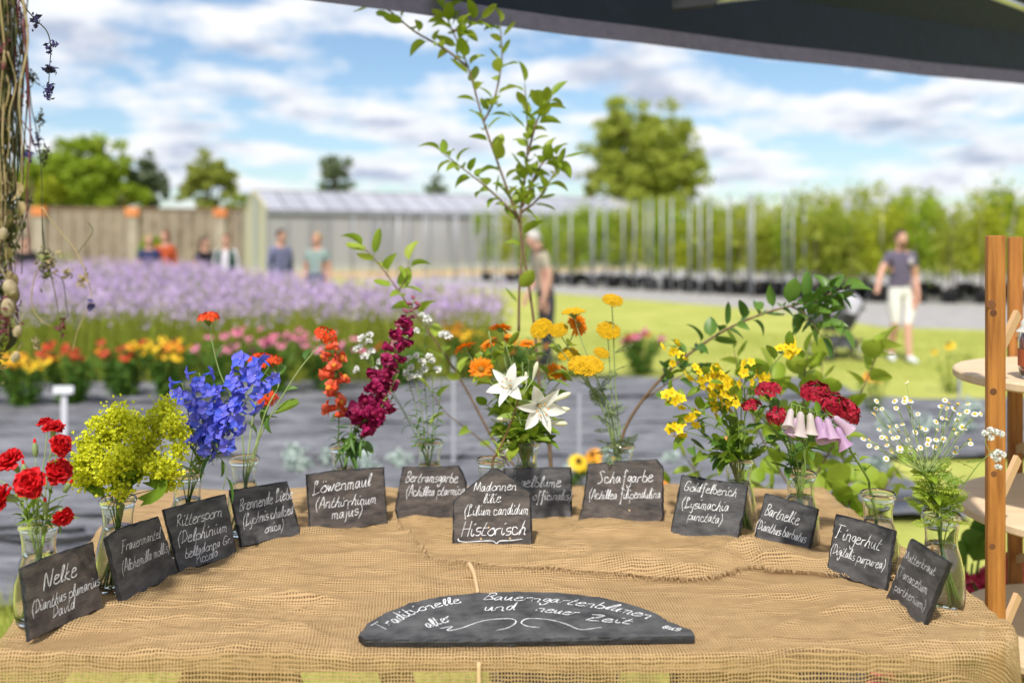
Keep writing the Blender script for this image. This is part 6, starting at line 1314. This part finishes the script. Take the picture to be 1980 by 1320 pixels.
person('man in blue plaid shirt walking behind the lilac field near the greenhouse', far(541, 17.4), 1.82, .8, m_plaid, m_pale, m_blk, m_hairb, AR, sleeve=1, hands=False, lean=.06)
person('woman in sage top and dark blue skirt walking before the greenhouse', far(613, 16.9), 1.76, -.3, m_sage, m_bluesk, m_blk, m_hairl, AR, sleeve=.5, hands=False, skirt=True)
person('woman in dark strap top at the end of the brick wall beside the dried flowers', far(48, 18.8), 1.70, .5, m_blk, m_blk, m_blk, m_hairb, AR, sleeve=.3, hands=False, longhair=True)

# pram pushed by the man
def pram():
    c = G(1618, 694); root = thing('pram', 'dark pram with grey hood pushed by the man in shorts', 'pram', c); M = Matrix.Translation(c) @ Matrix.Rotation(.15, 4, 'Z')
    m_fr = mat('pram_frame', (.03, .03, .035), rough=.4); m_fab = cm('pram_fabric', (.10, .10, .12)); m_hood = cm('pram_hood', (.42, .41, .46)); m_ty = mat('tyre', (.015, .015, .016), rough=.8); m_rim = mat('pram_rim', (.45, .46, .48), rough=.4, metal=.4)
    for x, y, r in ((-.24, -.25, .11), (-.24, .25, .11), (.22, -.27, .15), (.22, .27, .15)):
        W = M @ Matrix.Translation((x, y, r)) @ Matrix.Rotation(R(90), 4, 'X'); b = B(); k = 18; b.tube([(math.cos(q * 6.2832 / k) * (r - .02), math.sin(q * 6.2832 / k) * (r - .02), 0) for q in range(k + 1)], .02, n=6, cap=False); o = part('wheel', b.mesh('tyre', m_ty), root, W)
        b = B(); b.lathe([(.0, .012), (.03, .012), (.03, -.012), (0, -.012)], 10); [b.tube([(0, 0, 0), (math.cos(a) * (r - .025), math.sin(a) * (r - .025), 0)], .006, n=4) for a in (0, 1.047, 2.094, 3.14, 4.19, 5.24)]; part('rim', b.mesh('rim', m_rim), o, W)
    b = B()
    for y in (-.24, .24): b.tube([(-.24, y, .12), (.12, y, .52), (.38, y, .98)], .014, n=6); b.tube([(.22, y, .15), (-.10, y, .60)], .014, n=6)
    b.tube([(-.24, -.25, .11), (-.24, .25, .11)], .01, n=6); b.tube([(.22, -.27, .15), (.22, .27, .15)], .01, n=6); b.tube([(.38, -.24, .98), (.42, -.1, 1.0), (.42, .1, 1.0), (.38, .24, .98)], .018, n=6); part('frame', b.mesh('frame', m_fr), root, M)
    b = B(); k = 14
    for s in range(4):
        pass
    prof = [(-.38, .62), (-.36, .50), (-.20, .40), (.12, .42), (.24, .62)]; vs = [(x, y * (1 - .1 * (i in (0, 4))), z) for y in (-.20, .20) for i, (x, z) in enumerate(prof)]; b.add(vs, [(i, i + 1, 6 + i, 5 + i) for i in range(4)] + [(4, 3, 2, 1, 0), (5, 6, 7, 8, 9)]); part('seat', b.mesh('seat', m_fab), root, M)
    b = B(); vs = []
    for i in range(8):
        a = .15 + i / 7 * 1.75
        for j in range(9): t = math.pi * j / 8; vs.append((.10 + .30 * math.cos(a) * math.sin(t) ** .5 * 1.0, -.21 * math.cos(t), .62 + .30 * math.sin(a) * math.sin(t) ** .6))
    b.add(vs, [(i * 9 + j, i * 9 + j + 1, (i + 1) * 9 + j + 1, (i + 1) * 9 + j) for i in range(7) for j in range(8)]); part('hood', b.mesh('hood', m_hood), root, M)
    b = B(); b.box((.02, 0, .24), (.34, .34, .14)); part('basket', b.mesh('basket', m_fab, False), root, M)
pram()
